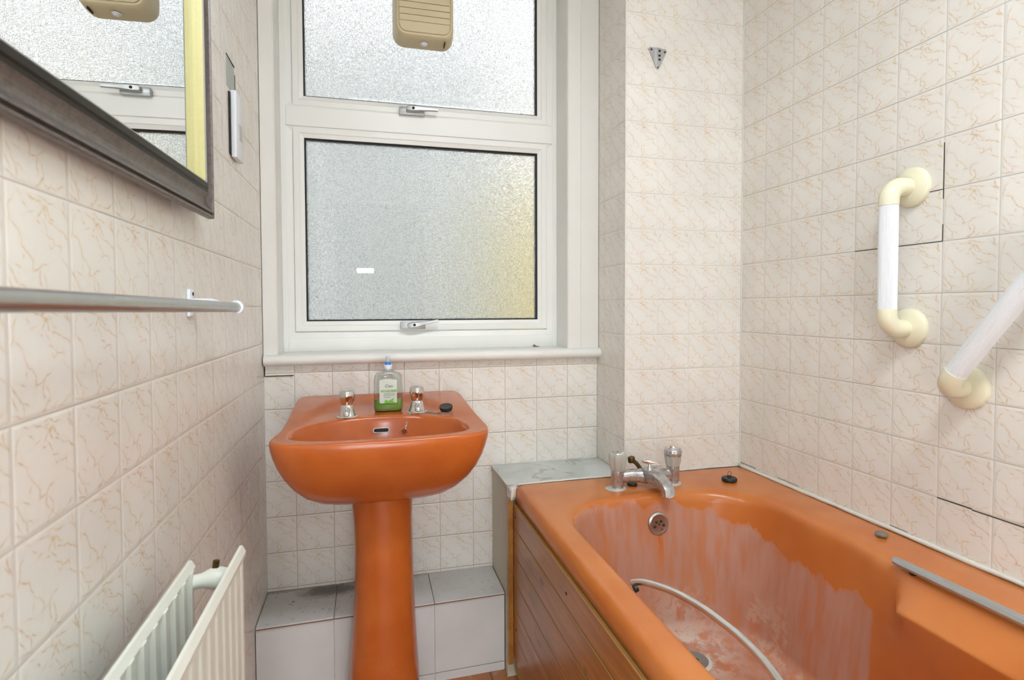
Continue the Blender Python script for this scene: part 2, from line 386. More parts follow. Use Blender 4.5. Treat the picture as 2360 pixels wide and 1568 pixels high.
# joints that have lost their grout: thin dark lines, parts of the walls they lie in
def gaps(name, parent, rects):
    bm = bmesh.new()
    for r in rects: box(bm, *r)
    return obj(name, bm, M['dark'], parent)
yl = lambda j: YC-j*U
zl = lambda k: ZR-k*U
gaps('cracked_joint', WR, [(XR-.0006, XR, yl(6)-.0008, yl(6)+.0008, zl(2), zl(2)+.035), (XR-.0006, XR, yl(6)-.0008, yl(6)+.0008, zl(1)-.02, zl(0)-.012),
  (XR-.0006, XR, yl(6), yl(4), zl(2)-.0009, zl(2)+.0007), (XR-.0006, XR, yl(6), yl(5)-.02, zl(1)-.0009, zl(1)+.0005),
  (XR-.0006, XR, yl(6)-.07, yl(6), zl(7)-.0012, zl(7)+.001), (XR-.0006, XR, yl(8), yl(6)-.07, zl(7)-.003, zl(7)-.0012),
  (XR-.0006, XR, yl(1)+.03, yl(0)-.004, -.5035, -.5022), (XR-.0006, XR, yl(2.4), yl(1.6), -.5035, -.5025), (XR-.0006, XR, yl(5.4), yl(5.0), -.505, -.504)])
bm = bmesh.new()                # chipped corner of tile hanging below the sill at the left wall
box(bm, XL+.002, -.225, YW-.0035, YW, -.199, -.170); obj('chipped_tile', bm, M['tile_far'], WF)
gaps('cracked_joint', WF, [(XL+.002, -.224, YW-.0042, YW, -.2012, -.1988), (XL+.001, XL+.0035, YW-.004, YW, -.2, -.172)])

# architraves and reveal linings round the window
def board(name, pts, mat=M['paint']):
    bm = bmesh.new(); prism(bm, pts, 'z', -.142, CEIL-.002); o = obj(name, bm, mat); return struct(o)
board('trim_3', [(XL+.0015, 1.752), (WX0-.006, 1.752), (WX0-.0015, 1.756), (WX0, 1.85), (WX0, 1.87), (XL+.0015, 1.87)])
board('trim_4', [(WX1, 1.87), (WX1, 1.85), (.6375, 1.757), (.6405, 1.752), (.683, 1.752), (.6845, 1.749), (.689, 1.749), (.691, 1.755), (XC-.0015, 1.755), (XC-.0015, 1.87)])
bm = bmesh.new(); box(bm, WX0, WX1, 1.752, 1.87, WZ1-.002, WZ1+.05, .002); struct(obj('trim_5', bm, M['paint']))
# sill with rounded nose
bm = bmesh.new()
pr = [(1.87, -.136), (1.75, -.136)] + [(1.7485-.0165*math.sin(a), -.1525+.0165*math.cos(a)) for a in [i*PI/10 for i in range(1, 10)]] + [(1.75, -.169), (1.768, -.169), (1.768, -.15), (1.87, -.15)]
prism(bm, pr, 'x', XL+.003, XC+.0025)
sill = struct(obj('window_sill', bm, M['paint'], None, True, 40))
sill.name = 'trim_6'

# ------------------------------------------------------------------- window
def ring(bm, x0, x1, z0, z1, prof, mi=0):
    """mitred frame; prof = (inset from rectangle, y)"""
    R = []
    for d, y in prof:
        R.append([bm.verts.new(V(a, y, b)) for a, b in ((x0+d, z0+d), (x1-d, z0+d), (x1-d, z1-d), (x0+d, z1-d))])
    for k in range(len(R)):
        k2 = (k+1) % len(R)
        for i in range(4):
            f = bm.faces.new((R[k][i], R[k][(i+1)%4], R[k2][(i+1)%4], R[k2][i])); f.material_index = mi
win = bpy.data.objects.new('window_1', None); C.objects.link(win); win.location = V(.185, 1.87, -.136); struct(win)
bm = bmesh.new()
TZ0, TZ1 = .566, .6265         # transom
box(bm, WX0, WX0+.0165, 1.850, 1.90, WZ0, WZ1, .001); box(bm, WX1-.0165, WX1, 1.850, 1.90, WZ0, WZ1, .001)
box(bm, WX0+.0165, WX1-.0165, 1.850, 1.90, WZ0, -.0935, .001); box(bm, WX0+.0165, WX1-.0165, 1.850, 1.90, WZ1-.03, WZ1, .001)
box(bm, WX0+.0165, WX1-.0165, 1.847, 1.90, TZ0, TZ1, .0015)
ix0, ix1 = WX0+.0165, WX1-.0165
for a, b in ((-.0935, TZ0), (TZ1, WZ1-.03)): ring(bm, ix0, ix1, a, b, [(0, 1.851), (.016, 1.8575), (.018, 1.8575), (.018, 1.895), (0, 1.895)])
obj('window_frame', bm, M['upvc'], win)
panes = []
sx0, sx1 = ix0+.0175, ix1-.0175
for a, b in ((-.0935+.0185, TZ0+.001), (TZ1+.001, WZ1-.048)):
    bm = bmesh.new()
    ring(bm, sx0, sx1, a, b, [(.0015, 1.859), (.0015, 1.8535), (.004, 1.851), (.020, 1.851), (.022, 1.853), (.034, 1.8575), (.034, 1.89), (.0015, 1.89)])
    s = obj('sash', bm, M['upvc'], win)
    bm = bmesh.new(); ring(bm, sx0+.034, sx1-.034, a+.034, b-.034, [(0, 1.861), (.0045, 1.865), (.0045, 1.884), (0, 1.884)]); 
    g = obj('gasket', bm, M['gasket'], s)
    bm = bmesh.new(); box(bm, sx0+.0345, sx1-.0345, 1.868, 1.873, a+.0345, b-.0345)
    for f in bm.faces: f.material_index = 1 if f.calc_center_median().y > 1.8729 else 0
    pane = obj('pane', bm, M['glass'], s); panes.append(pane)
def win_handle(name, cx, cz, tilt, up):
    bm = bmesh.new()
    box(bm, cx-.049, cx+.031, 1.832, 1.851, cz-.0125, cz+.0125, .0015)
    h = obj(name, bm, M['handle_grey'], win, True, 30)
    bm = bmesh.new()
    d = Vector((math.cos(tilt), 0, math.sin(tilt))); nz = Vector((-math.sin(tilt), 0, math.cos(tilt))); o = V(cx, 1.824, cz+.003)
    prof = [(-.028, .005, .006), (-.024, .0085, .0075), (-.012, .0095, .009), (.008, .0085, .010), (.016, .0065, .008), (.04, .0052, .005), (.072, .0048, .0045)]
    rings = []
    for s, hh, dd in prof:
        c = o + d*s + Vector((0, -.008*max(0, min(1, s/.05)), 0))
        rings.append([c + nz*(hh*cz_) + Vector((0, dd*cy_, 0)) for cz_, cy_ in ((-1,-.7),(-.7,-1),(.7,-1),(1,-.7),(1,.7),(.7,1),(-.7,1),(-1,.7))])
    loft(bm, rings); obj('lever', bm, M['handle_grey'], h, True, 35)
    bm = bmesh.new(); lathe(bm, [(.0045, 0), (.0045, .004)], o + d*-.006 + Vector((0, -.0105, 0)), (0, 1, 0), 16); obj('keyhole', bm, M['dark'], h)
win_handle('window_handle', .146, .635, .0, 1)
win_handle('window_handle', .1435, -.0565, .17, 0)

# ---------------------------------------------------------------- fan unit
fx0, fx1, fz0, fz1 = .084, .268, .853, 1.15
fan = thing('window_fan', 'yellowed cream slatted fan unit fixed to the upper window pane', 'fan', V(.176, 1.866, .85))
def rrect(x0, x1, z0, z1, r, n=6):
    out = []
    for cx, cz, a0 in ((x1-r, z1-r, 0), (x0+r, z1-r, PI/2), (x0+r, z0+r, PI), (x1-r, z0+r, 1.5*PI)):
        for i in range(n+1):
            a = a0+i*PI/2/n; out.append((cx+r*math.cos(a), cz+r*math.sin(a)))
    return out
bm = bmesh.new(); rings = []
for y, ins in ((1.8675, -.004), (1.862, -.005), (1.84, -.004), (1.81, -.001), (1.797, .002), (1.7915, .006), (1.7905, .010), (1.793, .0115)):
    rings.append([V(a, y, b) for a, b in rrect(fx0+ins, fx1-ins, fz0+ins, fz1-ins, .034-ins*.5)])
loft(bm, rings); obj('housing', bm, M['fan'], fan, True, 35)
bm = bmesh.new()
zs = fz0+.0135; 
k = 0
while zs < fz1-.03:
    h_ = .031 if k == 0 else .0183
    x0_, x1_ = fx0+.013+(.012 if k == 0 else 0), fx1-.013-(.012 if k == 0 else 0)
    if k == 0: prism(bm, [(fx0+.013, zs+h_), (fx0+.013, zs+.02), (fx0+.018, zs+.007), (fx0+.03, zs), (fx1-.03, zs), (fx1-.018, zs+.007), (fx1-.013, zs+.02), (fx1-.013, zs+h_)], 'y', 1.7885, 1.795)
    else: box(bm, fx0+.013, fx1-.013, 1.7885, 1.795, zs, zs+h_, .0008, 1)
    zs += h_+.0016; k += 1
obj('grille', bm, M['fan'], fan)
bm = bmesh.new(); lathe(bm, [(.012, .0015), (.012, -.0015), (.007, -.002), (.007, -.005), (.003, -.0065)], V(.176, 1.825, .8465), (0, 0, 1), 24); obj('button', bm, M['white_plastic'], fan, True, 40)
bm = bmesh.new(); box(bm, .240, .2425, 1.805, 1.835, .845, .8525); obj('slot', bm, M['dark'], fan)

# --------------------------------------------------------- pier wall hooks
def hook(cx, cz, label, s=1.0):
    t = thing('wall_bracket', label, 'bracket', V(cx, YC-.001, cz))
    bm = bmesh.new(); w = .031*s
    prism(bm, [(cx-w, cz+.027), (cx-w+.004, cz+.031), (cx+w-.004, cz+.029), (cx+w, cz+.024), (cx+.006, cz-.028), (cx, cz-.033), (cx-.006, cz-.028)], 'y', YC-.004, YC-.0005)
    obj('plate', bm, M['steel'], t)
    bm = bmesh.new(); prism(bm, [(cx-.008, cz+.028), (cx+.008, cz+.026), (cx+.007, cz-.018), (cx, cz-.024), (cx-.006, cz-.018)], 'y', YC-.012, YC-.003); obj('hook_slot', bm, M['steel'], t)
    bm = bmesh.new()
    for dx, dz, r in ((-.022, .024, .003), (.023, .020, .003), (0, -.028, .0022)): lathe(bm, [(r, 0), (r, .0012)], V(cx+dx, YC-.0048, cz+dz), (0, 1, 0), 12)
    for dz in (.018, .004, -.008): box(bm, cx-.0025, cx+.0045, YC-.0124, YC-.0115, cz+dz-.003, cz+dz+.003)
    obj('screw', bm, M['dark'], t)
hook(.855, .757, 'small triangular metal bracket screwed to the tiled pier beside the window')
hook(.9605, .985, 'grey metal bracket at the very top edge of the photo above the pier tiles')

# ----------------------------------------------------------- grab rails
def grab(label, y, z0, z1, dy=0.0):
    """wall flanges at (y,z0) and (y+dy,z1)"""
    t = thing('grab_rail', label, 'grab rail', V(XR, y, z0), 'ribbed grab rails on the right wall')
    a = V(XR, y, z0); b = V(XR, y+dy, z1); d = (b-a).normalized(); xo = Vector((-.064, 0, 0)); R = .0185
    for p in (a, b):
        bm = bmesh.new(); lathe(bm, [(.0435, .0002), (.0435, .006), (.041, .010), (.030, .014), (.022, .0165), (.018, .0165)], p, (-1, 0, 0), 40); obj('flange', bm, M['cream'], t, True, 45)
    el = .042
    for p, s in ((a, 1), (b, -1)):
        pts = [p + Vector((-.014, 0, 0))]
        for i in range(9):
            an = i/8*PI/2; rr = .032
            c = p + Vector((-.064+rr, 0, 0)) + d*s*rr
            pts.append(c + Vector((-rr*math.sin(an), 0, 0)) - d*s*rr*math.cos(an))
        pts.append(p + xo + d*s*el)
        bm = bmesh.new(); tube(bm, pts, R+.0012, 24); obj('elbow', bm, M['cream'], t, True, 50)
    bm = bmesh.new(); tube(bm, [a+xo+d*el, a+xo+d*(el+.001), b+xo-d*(el+.001), b+xo-d*el], R, 96, flute=lambda f: 1+.022*(1 if int(f*96) % 2 else -1)); obj('grip_tube', bm, M['rail_white'], t)
grab('upright white ribbed grab rail with cream ends on the right wall', .9755, -.048, .2615)
grab('slanting white ribbed grab rail running out of the right edge of the photo', .849, -.162, .0905, -.178)

# -------------------------------------------------------------- left wall
sw = thing('pull_switch_box', 'white plastic box on the left wall between mirror and window', 'switch', V(XL, 1.43, .36))
bm = bmesh.new(); box(bm, XL+.003, XL+.0145, 1.3976, 1.462, .347, .498, .0012); obj('cover', bm, M['white_plastic'], sw, True, 40)
bm = bmesh.new(); box(bm, XL+.0004, XL+.0032, 1.388, 1.455, .352, .492, .0006); obj('back_box', bm, M['dark'], sw)
bm = bmesh.new(); box(bm, XL+.0145, XL+.0155, 1.420, 1.452, .395, .43, .0003); obj('rocker', bm, simple('pale_grey_rocker', srgb(205, 206, 206), .4), sw)
pp = bmesh.new(); prism(pp, [(1.373, .50), (1.373, .571), (1.40, .567), (1.442, .562), (1.449, .552), (1.452, .505)], 'x', XL+.0001, XL+.0008)
o = obj('bare_plaster_patch', pp, simple('bare_grey_plaster', srgb(196, 204, 198), .8, namt=.1)); tag(o, 'pale grey green patch of bare wall above the white plastic box', 'wall patch')
bm = bmesh.new(); box(bm, XL+.0008, XL+.0016, 1.452, 1.455, .505, .552); box(bm, XL+.0008, XL+.0016, 1.373, 1.449, .567, .570); obj('recess_edge_shade', bm, M['dark'], o)  # dark strips paint the shade of a recess's edges onto the flat patch

rail = thing('towel_rail', 'grey metal towel rail with white end fittings on the left wall', 'towel rail', V(-.246, .6, .004))
bm = bmesh.new(); tube(bm, [V(-.246, -.25, .009), V(-.246, .5, .0065), V(-.246, 1.15, .0025)], .0092, 28); obj('rod', bm, M['steel'], rail, True, 60)
bm = bmesh.new(); lathe(bm, [(.0105, -.006), (.013, -.005), (.0135, .001), (.012, .006), (.006, .009)], V(-.246, 1.151, .0025), (0, 1, 0), 28); obj('end_cap', bm, M['white_plastic'], rail, True, 50)
for yy in (1.075, -.15):
    bm = bmesh.new(); box(bm, XL, XL+.006, yy-.012, yy+.012, -.014, .034, .002); tube(bm, [V(XL+.004, yy, .012), V(-.27, yy, .012), V(-.246, yy, .004)], .0062, 16); obj('bracket', bm, M['white_plastic'], rail, True, 50)
bm = bmesh.new(); lathe(bm, [(.003, 0), (.003, .001)], V(XL+.006, 1.079, .026), (1, 0, 0), 12); obj('screw', bm, M['dark'], rail)

# mirror
my = -.03
def MP(s, t, z):   # s along the wall from y=.5, t out from glass
    return V(-.3005+.03*(s-.5)+t, s-.03*t, z)
ms0, ms1, mz0, mz1 = .47, 1.055, .2165, .86      # ridge rectangle (opening edge)
mir = thing('wall_mirror', 'framed mirror with dark pewter frame and gold inner edge on left wall', 'mirror', V(-.29, .76, mz0))
def mring(prof, mat, name):
    bm = bmesh.new(); R = []
    for w, t in prof:
        R.append([bm.verts.new(MP(a, t, b)) for a, b in ((ms0-w, mz0-w), (ms1+w, mz0-w), (ms1+w, mz1+w), (ms0-w, mz1+w))])
    for k in range(len(R)-1):
        for i in range(4): bm.faces.new((R[k][i], R[k][(i+1)%4], R[k+1][(i+1)%4], R[k+1][i]))
    return obj(name, bm, mat, mir)
mring([(-.0088, 0.0), (-.0084, .0015), (-.0068, .006), (-.0060, .0057), (-.0054, .0066), (-.0047, .0082), (-.0042, .0079), (-.0026, .0118), (-.0015, .014)], M['gold'], 'gold_slip')
mring([(-.0015, .014), (0, .016), (.0015, .0162)], M['frame_light'], 'beaded_edge')
mring([(.0015, .0162), (.009, .0152), (.0115, .0128), (.0145, .012), (.016, .0125)], M['pewter_dark'], 'black_band')
cove = [(.016, .0125)] + [(.016+.0265*u, .0125-.0075*math.sin(u*PI)*.9-.001*u) for u in (.1, .25, .4, .55, .7, .85)] + [(.0425, .0115), (.0435, .0140), (.0465, .0140), (.0475, .0085), (.0500, .0085), (.0510, .0120), (.0535, .0120), (.055, .009), (.055, .001), (.050, -.0035), (.0, -.0035), (-.0088, -.0035), (-.0088, 0)]
o = mring(cove, M['pewter'], 'frame')
for p in o.data.polygons: p.use_smooth = False
bm = bmesh.new()
vs = [bm.verts.new(MP(a, t, b)) for t in (0.0002, -.003) for a, b in ((ms0+.0090, mz0+.0090), (ms1-.0090, mz0+.0090), (ms1-.0090, mz1-.0090), (ms0+.0090, mz1-.0090))]
for f in ((0,1,2,3),(7,6,5,4),(0,4,5,1),(1,5,6,2),(2,6,7,3),(3,7,4,0)): bm.faces.new([vs[i] for i in f])
obj('mirror_glass', bm, M['mirror'], mir)

# radiator
rad = thing('radiator', 'white double panel radiator low on the left wall', 'radiator', V(-.22, .45, -.93))
def rpanel(xc, y1, ztop, fl):
    y0 = -.35; bm = bmesh.new(); pts = []
    n = int((y1-.012-y0)/.033); L = (y1-.012-y0)/n
    def side(s):
        P = []
        for i in range(n):
            a = y0+i*L
            P += [(xc+s*.0045, a+.001), (xc+s*.0045, a+L*.34), (xc+s*fl, a+L*.54), (xc+s*fl, a+L*.80)]
        P.append((xc+s*.0045, y1-.012)); return P
    A = side(1); B = side(-1)[::-1]
    poly = A + [(xc+.001, y1), (xc-.001, y1)] + B
    prism(bm, poly, 'z', -.93, ztop-.009)
    prism(bm, [(xc+.006, ztop-.016), (xc+.0066, ztop-.009), (xc+.002, ztop), (xc-.002, ztop), (xc-.0066, ztop-.009), (xc-.006, ztop-.016)], 'y', y0, y1-.003)
    return obj('panel', bm, M['radiator'], rad)
rpanel(-.190, .893, -.352, .0058); rpanel(-.252, .872, -.358, .0085)
bm = bmesh.new(); tube(bm, [V(-.252, .855, -.385), V(-.235, .858, -.384), V(-.228, .86, -.384), V(-.218, .862, -.384), V(-.208, .864, -.383), V(-.20, .866, -.383), V(-.190, .868, -.383)], [.0100, .0100, .0130, .0165, .0125, .0085, .0085], 20); obj('connector', bm, M['radiator'], rad, True, 50)
bm = bmesh.new(); lathe(bm, [(.0045, 0), (.0045, .010), (.0035, .0105)], V(-.218, .862, -.369), (.15, 0, 1), 8); obj('bleed_valve', bm, M['brass_dark'], rad)
for yy in (-.2, .7):
    bm = bmesh.new(); box(bm, XL+.0005, -.257, yy-.02, yy+.02, -.6, -.56, .002); obj('bracket', bm, M['radiator'], rad)
bm = bmesh.new(); tube(bm, [V(-.221, .84, -H+.0005), V(-.221, .84, -.95), V(-.221, .84, -.90)], .0075, 16); tube(bm, [V(-.252, .84, -.905), V(-.19, .84, -.905)], .011, 16); obj('feed_pipe', bm, M['chrome'], rad, True, 50)

# ------------------------------------------------- low ledge under window
led = thing('pipe_boxing', 'low white tiled pipe boxing with mould spots under the window wall', 'pipe boxing', V(.03, 1.67, -1.083))
def quadbox(bm, x0, x1, ya, yb, z0, z1):
    f = lambda x: 1.570+(x-XL)/(.38-XL)*.016
    prism(bm, [(x0, f(x0)+ya), (x1, f(x1)+ya), (x1, 1.7665), (x0, 1.7665)] if yb is None else [(x0, f(x0)+ya), (x1, f(x1)+ya), (x1, f(x1)+yb), (x0, f(x0)+yb)], 'z', z0, z1)
bm = bmesh.new(); quadbox(bm, XL+.002, .379, .009, None, -H, -.855); obj('core', bm, M['silicone'], led)
xs = [XL+.001, -.106, .03, .170, .3795]
bm = bmesh.new()
for a, b in zip(xs[:-1], xs[1:]): quadbox(bm, a+.0012, b-.0012, 0, None, -.856, -.848)
obj('top_tiles', bm, M['ledge'], led)
bm = bmesh.new(); 
for a, b in zip(xs[:-1], xs[1:]):
    quadbox(bm, a+.001, b-.001, .003, .010, -1.0565, -.8535); quadbox(bm, a+.001, b-.001, .003, .010, -H, -1.059)
obj('front_tiles', bm, M['ledge'], led)
bm = bmesh.new(); quadbox(bm, XL+.003, .378, -.0006, .004, -.8545, -.8515); obj('brown_edge', bm, M['brown_edge'], led)

# --------------------------------------------- boxing at the tap end
bx = thing('corner_boxing', 'cream boxing with grey green marbled top at the tap end of bath', 'boxing', V(.56, 1.65, -1.083))
bm = bmesh.new(); box(bm, .381, XC-.001, 1.553, 1.766, -H, -.5185); obj('side_board', bm, M['cream_board'], bx)
bm = bmesh.new(); prism(bm, [(.378, 1.515), (.40, 1.5515), (XC-.0015, 1.5515), (XC-.0015, 1.7665), (.378, 1.7665)], 'z', -.5185, -.5145); obj('marble_top', bm, M['marble'], bx)
bm = bmesh.new(); box(bm, .3775, .3795, 1.515, 1.766, -.520, -.5138); obj('edge_trim', bm, M['silicone'], bx)
bm = bmesh.new(); box(bm, .3785, .3815, 1.5515, 1.5535, -H, -.5185); obj('front_board', bm, M['cream_board'], bx)

# ------------------------------------------------------------------- bath
BX0, BX1, BY0, BY1, BZ = .404, XR-.003, -.14, 1.5505, -.515
def rr(x0, x1, y0, y1, r, n=14, ns=40):
    """rounded rectangle, constant vertex count, denser sides"""
    out = []
    cs = [(x1-r, y1-r, 0), (x0+r, y1-r, PI/2), (x0+r, y0+r, PI), (x1-r, y0+r, 1.5*PI)]
    for k, (cx, cy, a0) in enumerate(cs):
        for i in range(n+1):
            a = a0+i*PI/2/n; out.append((cx+r*math.cos(a), cy+r*math.sin(a)))
        nx = cs[(k+1) % 4]; a1 = nx[2]
        p = out[-1]; qn = (nx[0]+r*math.cos(a1), nx[1]+r*math.sin(a1))
        for i in range(1, ns): out.append((p[0]+(qn[0]-p[0])*i/ns, p[1]+(qn[1]-p[1])*i/ns))
    return out
def sst(a, b, x):
    t = max(0, min(1, (x-a)/(b-a))); return t*t*(3-2*t)
prof = []  # (x0,x1,y0,y1,r,z)
prof.append((BX0+.006, BX1, BY0, BY1, .012, -.566)); prof.append((BX0-.003, BX1, BY0, BY1, .012, -.563)); prof.append((BX0-.005, BX1, BY0, BY1, .013, -.548)); prof.append((BX0-.004, BX1, BY0, BY1, .013, -.536))
prof.append((BX0-.001, BX1, BY0, BY1, .014, -.527)); prof.append((BX0+.004, BX1-.001, BY0+.002, BY1-.001, .015, -.5205)); prof.append((BX0+.010, BX1-.003, BY0+.008, BY1-.003, .02, -.5165)); prof.append((BX0+.018, BX1-.006, BY0+.014, BY1-.006, .025, -.5152)); prof.append((BX0+.028, BX1-.01, BY0+.02, BY1-.01, .03, BZ))
prof.append((.440, 1.09, 0.0, 1.45, .12, BZ)); prof.append((.450, 1.044, .03, 1.389, .165, BZ-.0005))
for ins, dz in ((0, .002), (.004, .0045), (.008, .009), (.0115, .016), (.014, .025)): prof.append((.4575+ins, 1.0365-ins, .04+ins, 1.380-ins, .17, BZ-dz))
N_IN = len(prof)
for u in (.02, .04, .06, .075, .088, .097, .107, .12, .15, .2, .28, .36, .44, .52, .6, .68, .76, .84, .92, 1):
    z = BZ-.025-(.335)*u; e = u**1.0
    prof.append((.4715+.045*e, 1.0225-.045*e, .054+.20*e, 1.366-.045*e, .17-.02*e, z))
zb = BZ-.36
for k in range(1, 6):
    a = k/5*PI/2; prof.append((.5255+.035*math.sin(a), .9775-.035*math.sin(a), .254+.05*math.sin(a), 1.321-.035*math.sin(a), .15, zb-.028*(1-math.cos(a))))
for k in range(1, 5): prof.append((.5605+.04*k, .9425-.04*k, .304+.06*k, 1.286-.035*k, .15-.03*k, zb-.028-.001*k))
bm = bmesh.new(); rings = []
for (x0, x1, y0, y1, r, z) in prof:
    pts = []
    for (px, py) in rr(x0, x1, y0, y1, r):
        if z < BZ-.012 and x0 > .46:
            # arm-rest swelling on both long sides, below the hand grips
            dn = max(0, min(1, (BZ-.055-z)/.20)); w_ = .014+.30*dn
            A = .046*sst(.835+w_, .835-w_*.9, py)*sst(.25, .40, py)*max(0, min(1, (BZ-.014-z)/.041))*(1-dn)**1.5
            cx = .7515; side = max(0, min(1, (abs(px-cx)-.10)/.08))
            px -= math.copysign(A*side*(1 if px > cx else .55), px-cx)
        if z > BZ-.03 and x0 > .43:   # rim narrows a little by the grips
            if px > .85: px -= .028*sst(1.02, .80, py)
        elif x0 > .43 and px > .85: px -= .028*sst(1.02, .80, py)*sst(BZ-.30, BZ-.03, z)
        pts.append(V(px, py, z))
    rings.append(pts)
loft(bm, rings, False, True)
bath = thing('bathtub', 'orange bathtub streaked with limescale along the right wall', 'bathtub', V(.76, .7, -1.083))
o = obj('tub', bm, M['bath'], bath, True); 
bm = bmesh.new(); box(bm, .50, .98, .1, 1.3, -H, -.913); obj('cradle', bm, M['dark'], bath)
M['dull_waste'] = simple('dull_waste_metal', srgb(150, 150, 142), .5, metal=.2, nscale=90, namt=.15)
# overflow
bm = bmesh.new(); ax = (0, -1, .12); lathe(bm, [(.020, -.004), (.030, -.002), (.0315, .003), (.030, .008), (.025, .0105), (.023, .010), (.006, .0105)], V(.757, 1.3635, -.592), ax, 36)
ov = obj('overflow', bm, M['steel'], bath, True, 40)
bm = bmesh.new()
for dx, dz, r in ((-.008, .006, .0035), (.006, .007, .0035), (-.013, -.006, .004), (.013, -.004, .004), (-.006, -.016, .004), (.0, .0, .0025), (.007, -.014, .003)):
    lathe(bm, [(r, 0), (r*.9, .0012)], V(.757+dx, 1.3528, -.5915+dz), ax, 10)
obj('overflow_hole', bm, M['dark'], ov)
bm = bmesh.new(); lathe(bm, [(.044, 0), (.043, .0015), (.036, .002)], V(.793, 1.236, -.9055), (0, 0, 1), 40); dr = obj('waste_sealant', bm, M['silicone'], bath, True, 40)
bm = bmesh.new(); lathe(bm, [(.034, .0), (.035, .004), (.031, .0045), (.027, .002), (.018, .0005), (.017, .0015), (.012, .0015)], V(.793, 1.236, -.904), (0, 0, 1), 40); obj('waste', bm, M['dull_waste'], bath, True, 40)
bm = bmesh.new(); lathe(bm, [(.0115, 0), (.0115, .0008)], V(.793, 1.236, -.9025), (0, 0, 1), 24); obj('waste_hole', bm, M['dark'], bath)
# hand grips on the bath
gl = [(.476, .951, -.523), (.4889, .9270, -.512), (.5065, .880, -.503), (.516, .836, -.497), (.523, .787, -.493), (.526, .74, -.491), (.527, .700, -.490), (.524, .64, -.493), (.512, .585, -.503), (.48, .545, -.522)]
bm = bmesh.new(); tube(bm, catmull([V(*p) for p in gl], 6), .0062, 20); hg = obj('hand_grip', bm, NT('satin_chrome').set(Base_Color=srgb(226, 226, 226), Metallic=1.0, Roughness=.3), bath, True, 60); hg['label'] = 'bright curved chrome grip'
for p in ((.476, .935, -.522), (.484, .56, -.522)):
    bm = bmesh.new(); lathe(bm, [(.0075, 0), (.007, .007)], V(p[0]-.004, p[1], p[2]-.004), (1, 0, .3), 20); obj('grip_end_shade', bm, M['black'], hg)  # black discs stand in for the dark shading where the grip meets the rim
bm = bmesh.new(); P0, P1 = V(1.0035, .872, -.5035), V(1.008, .30, -.5015)
tube(bm, [P0, P0+(P1-P0)*.008, P0+(P1-P0)*.03, P0+(P1-P0)*.5, P1], [(.004, .003), (.007, .0085), (.008, .0105), (.008, .0115), (.007, .009)], 8, up=(0, 0, 1)); hr = obj('hand_grip', bm, M['handle_grey'], bath, True, 35); hr['label'] = 'straight dull grey grip'
for yy in (.835, .36):
    bm = bmesh.new(); tube(bm, [V(1.008, yy, -.506), V(1.018, yy, -.522)], .009, 16); obj('grip_post', bm, M['black'], hr)

# timber bath panel
bm = bmesh.new(); box(bm, .396, .410, -.14, 1.530, -H+.03, -.566)
pan = obj('bath_panel', bm, M['pine_edge'], bath); pan['label'] = 'varnished pine board panel'
zt = -.562; hs = [.068, .0785, .0765, .0765, .0765, .0765]; z = zt
for i, h_ in enumerate(hs):
    b0 = bmesh.new(); box(b0, .392, .3965, -.14, 1.530, z-h_+.0012, z-.0008, .0014, 1); obj('board', b0, M['pine'], pan); z -= h_
for zz_, th in ((zt, .0022), (zt-.068, .0026), (zt-.1465, .0012), (zt-.223, .0010), (zt-.2995, .0008)):
    bm = bmesh.new(); box(bm, .3912, .3926, -.14, 1.525, zz_-th, zz_+.0006, .0004, 1); obj('pale_edge', bm, M['pine_edge'], pan)
bm = bmesh.new(); box(bm, .3765, .3915, 1.529, 1.5505, -H+.05, -.548, .001, 1); obj('end_post', bm, M['pine_dark'], pan)
bm = bmesh.new(); prism(bm, [(.3755, 1.534), (.384, 1.512), (.402, 1.532), (.40, 1.552), (.3775, 1.55)], 'z', -.548, -.513); 
bmesh.ops.subdivide_edges(bm, edges=bm.edges[:], cuts=3, use_grid_fill=True)
for v in bm.verts: v.co += Vector((noise.noise(v.co*90), noise.noise(v.co*90+Vector((5, 0, 0))), noise.noise(v.co*90+Vector((9, 0, 0)))))*.003
obj('sealant_blob', bm, M['silicone'], bath, True)
for y_, z_ in ((1.505, -.592), (1.085, -.600), (.775, -.600), (1.5, -.915)):
    bm = bmesh.new(); lathe(bm, [(.0038, 0), (.0038, .001)], V(.3914, y_, z_), (1, 0, 0), 12); obj('screw', bm, M['dark'], pan)
# sealant beads round the bath
def bead(name, pts, r=.0045):
    P = catmull([V(*p) for p in pts], 10); P = [p+Vector((0, 0, noise.noise(p*40)*.0016)) for p in P]
    bm = bmesh.new(); tube(bm, P, [r*(1+.4*noise.noise(p*60)) for p in P], 8); return struct(obj(name, bm, M['silicone'], None, True))
bead('trim_7', [(.41, 1.5505, -.5145), (.60, 1.5515, -.5135), (.75, 1.552, -.5135), (.95, 1.552, -.513), (1.152, 1.551, -.512)], .003)
bead('trim_8', [(1.153, 1.55, -.512), (1.1545, 1.2, -.511), (1.1545, .8, -.511), (1.154, .3, -.511), (1.154, -.1, -.511)], .0052)

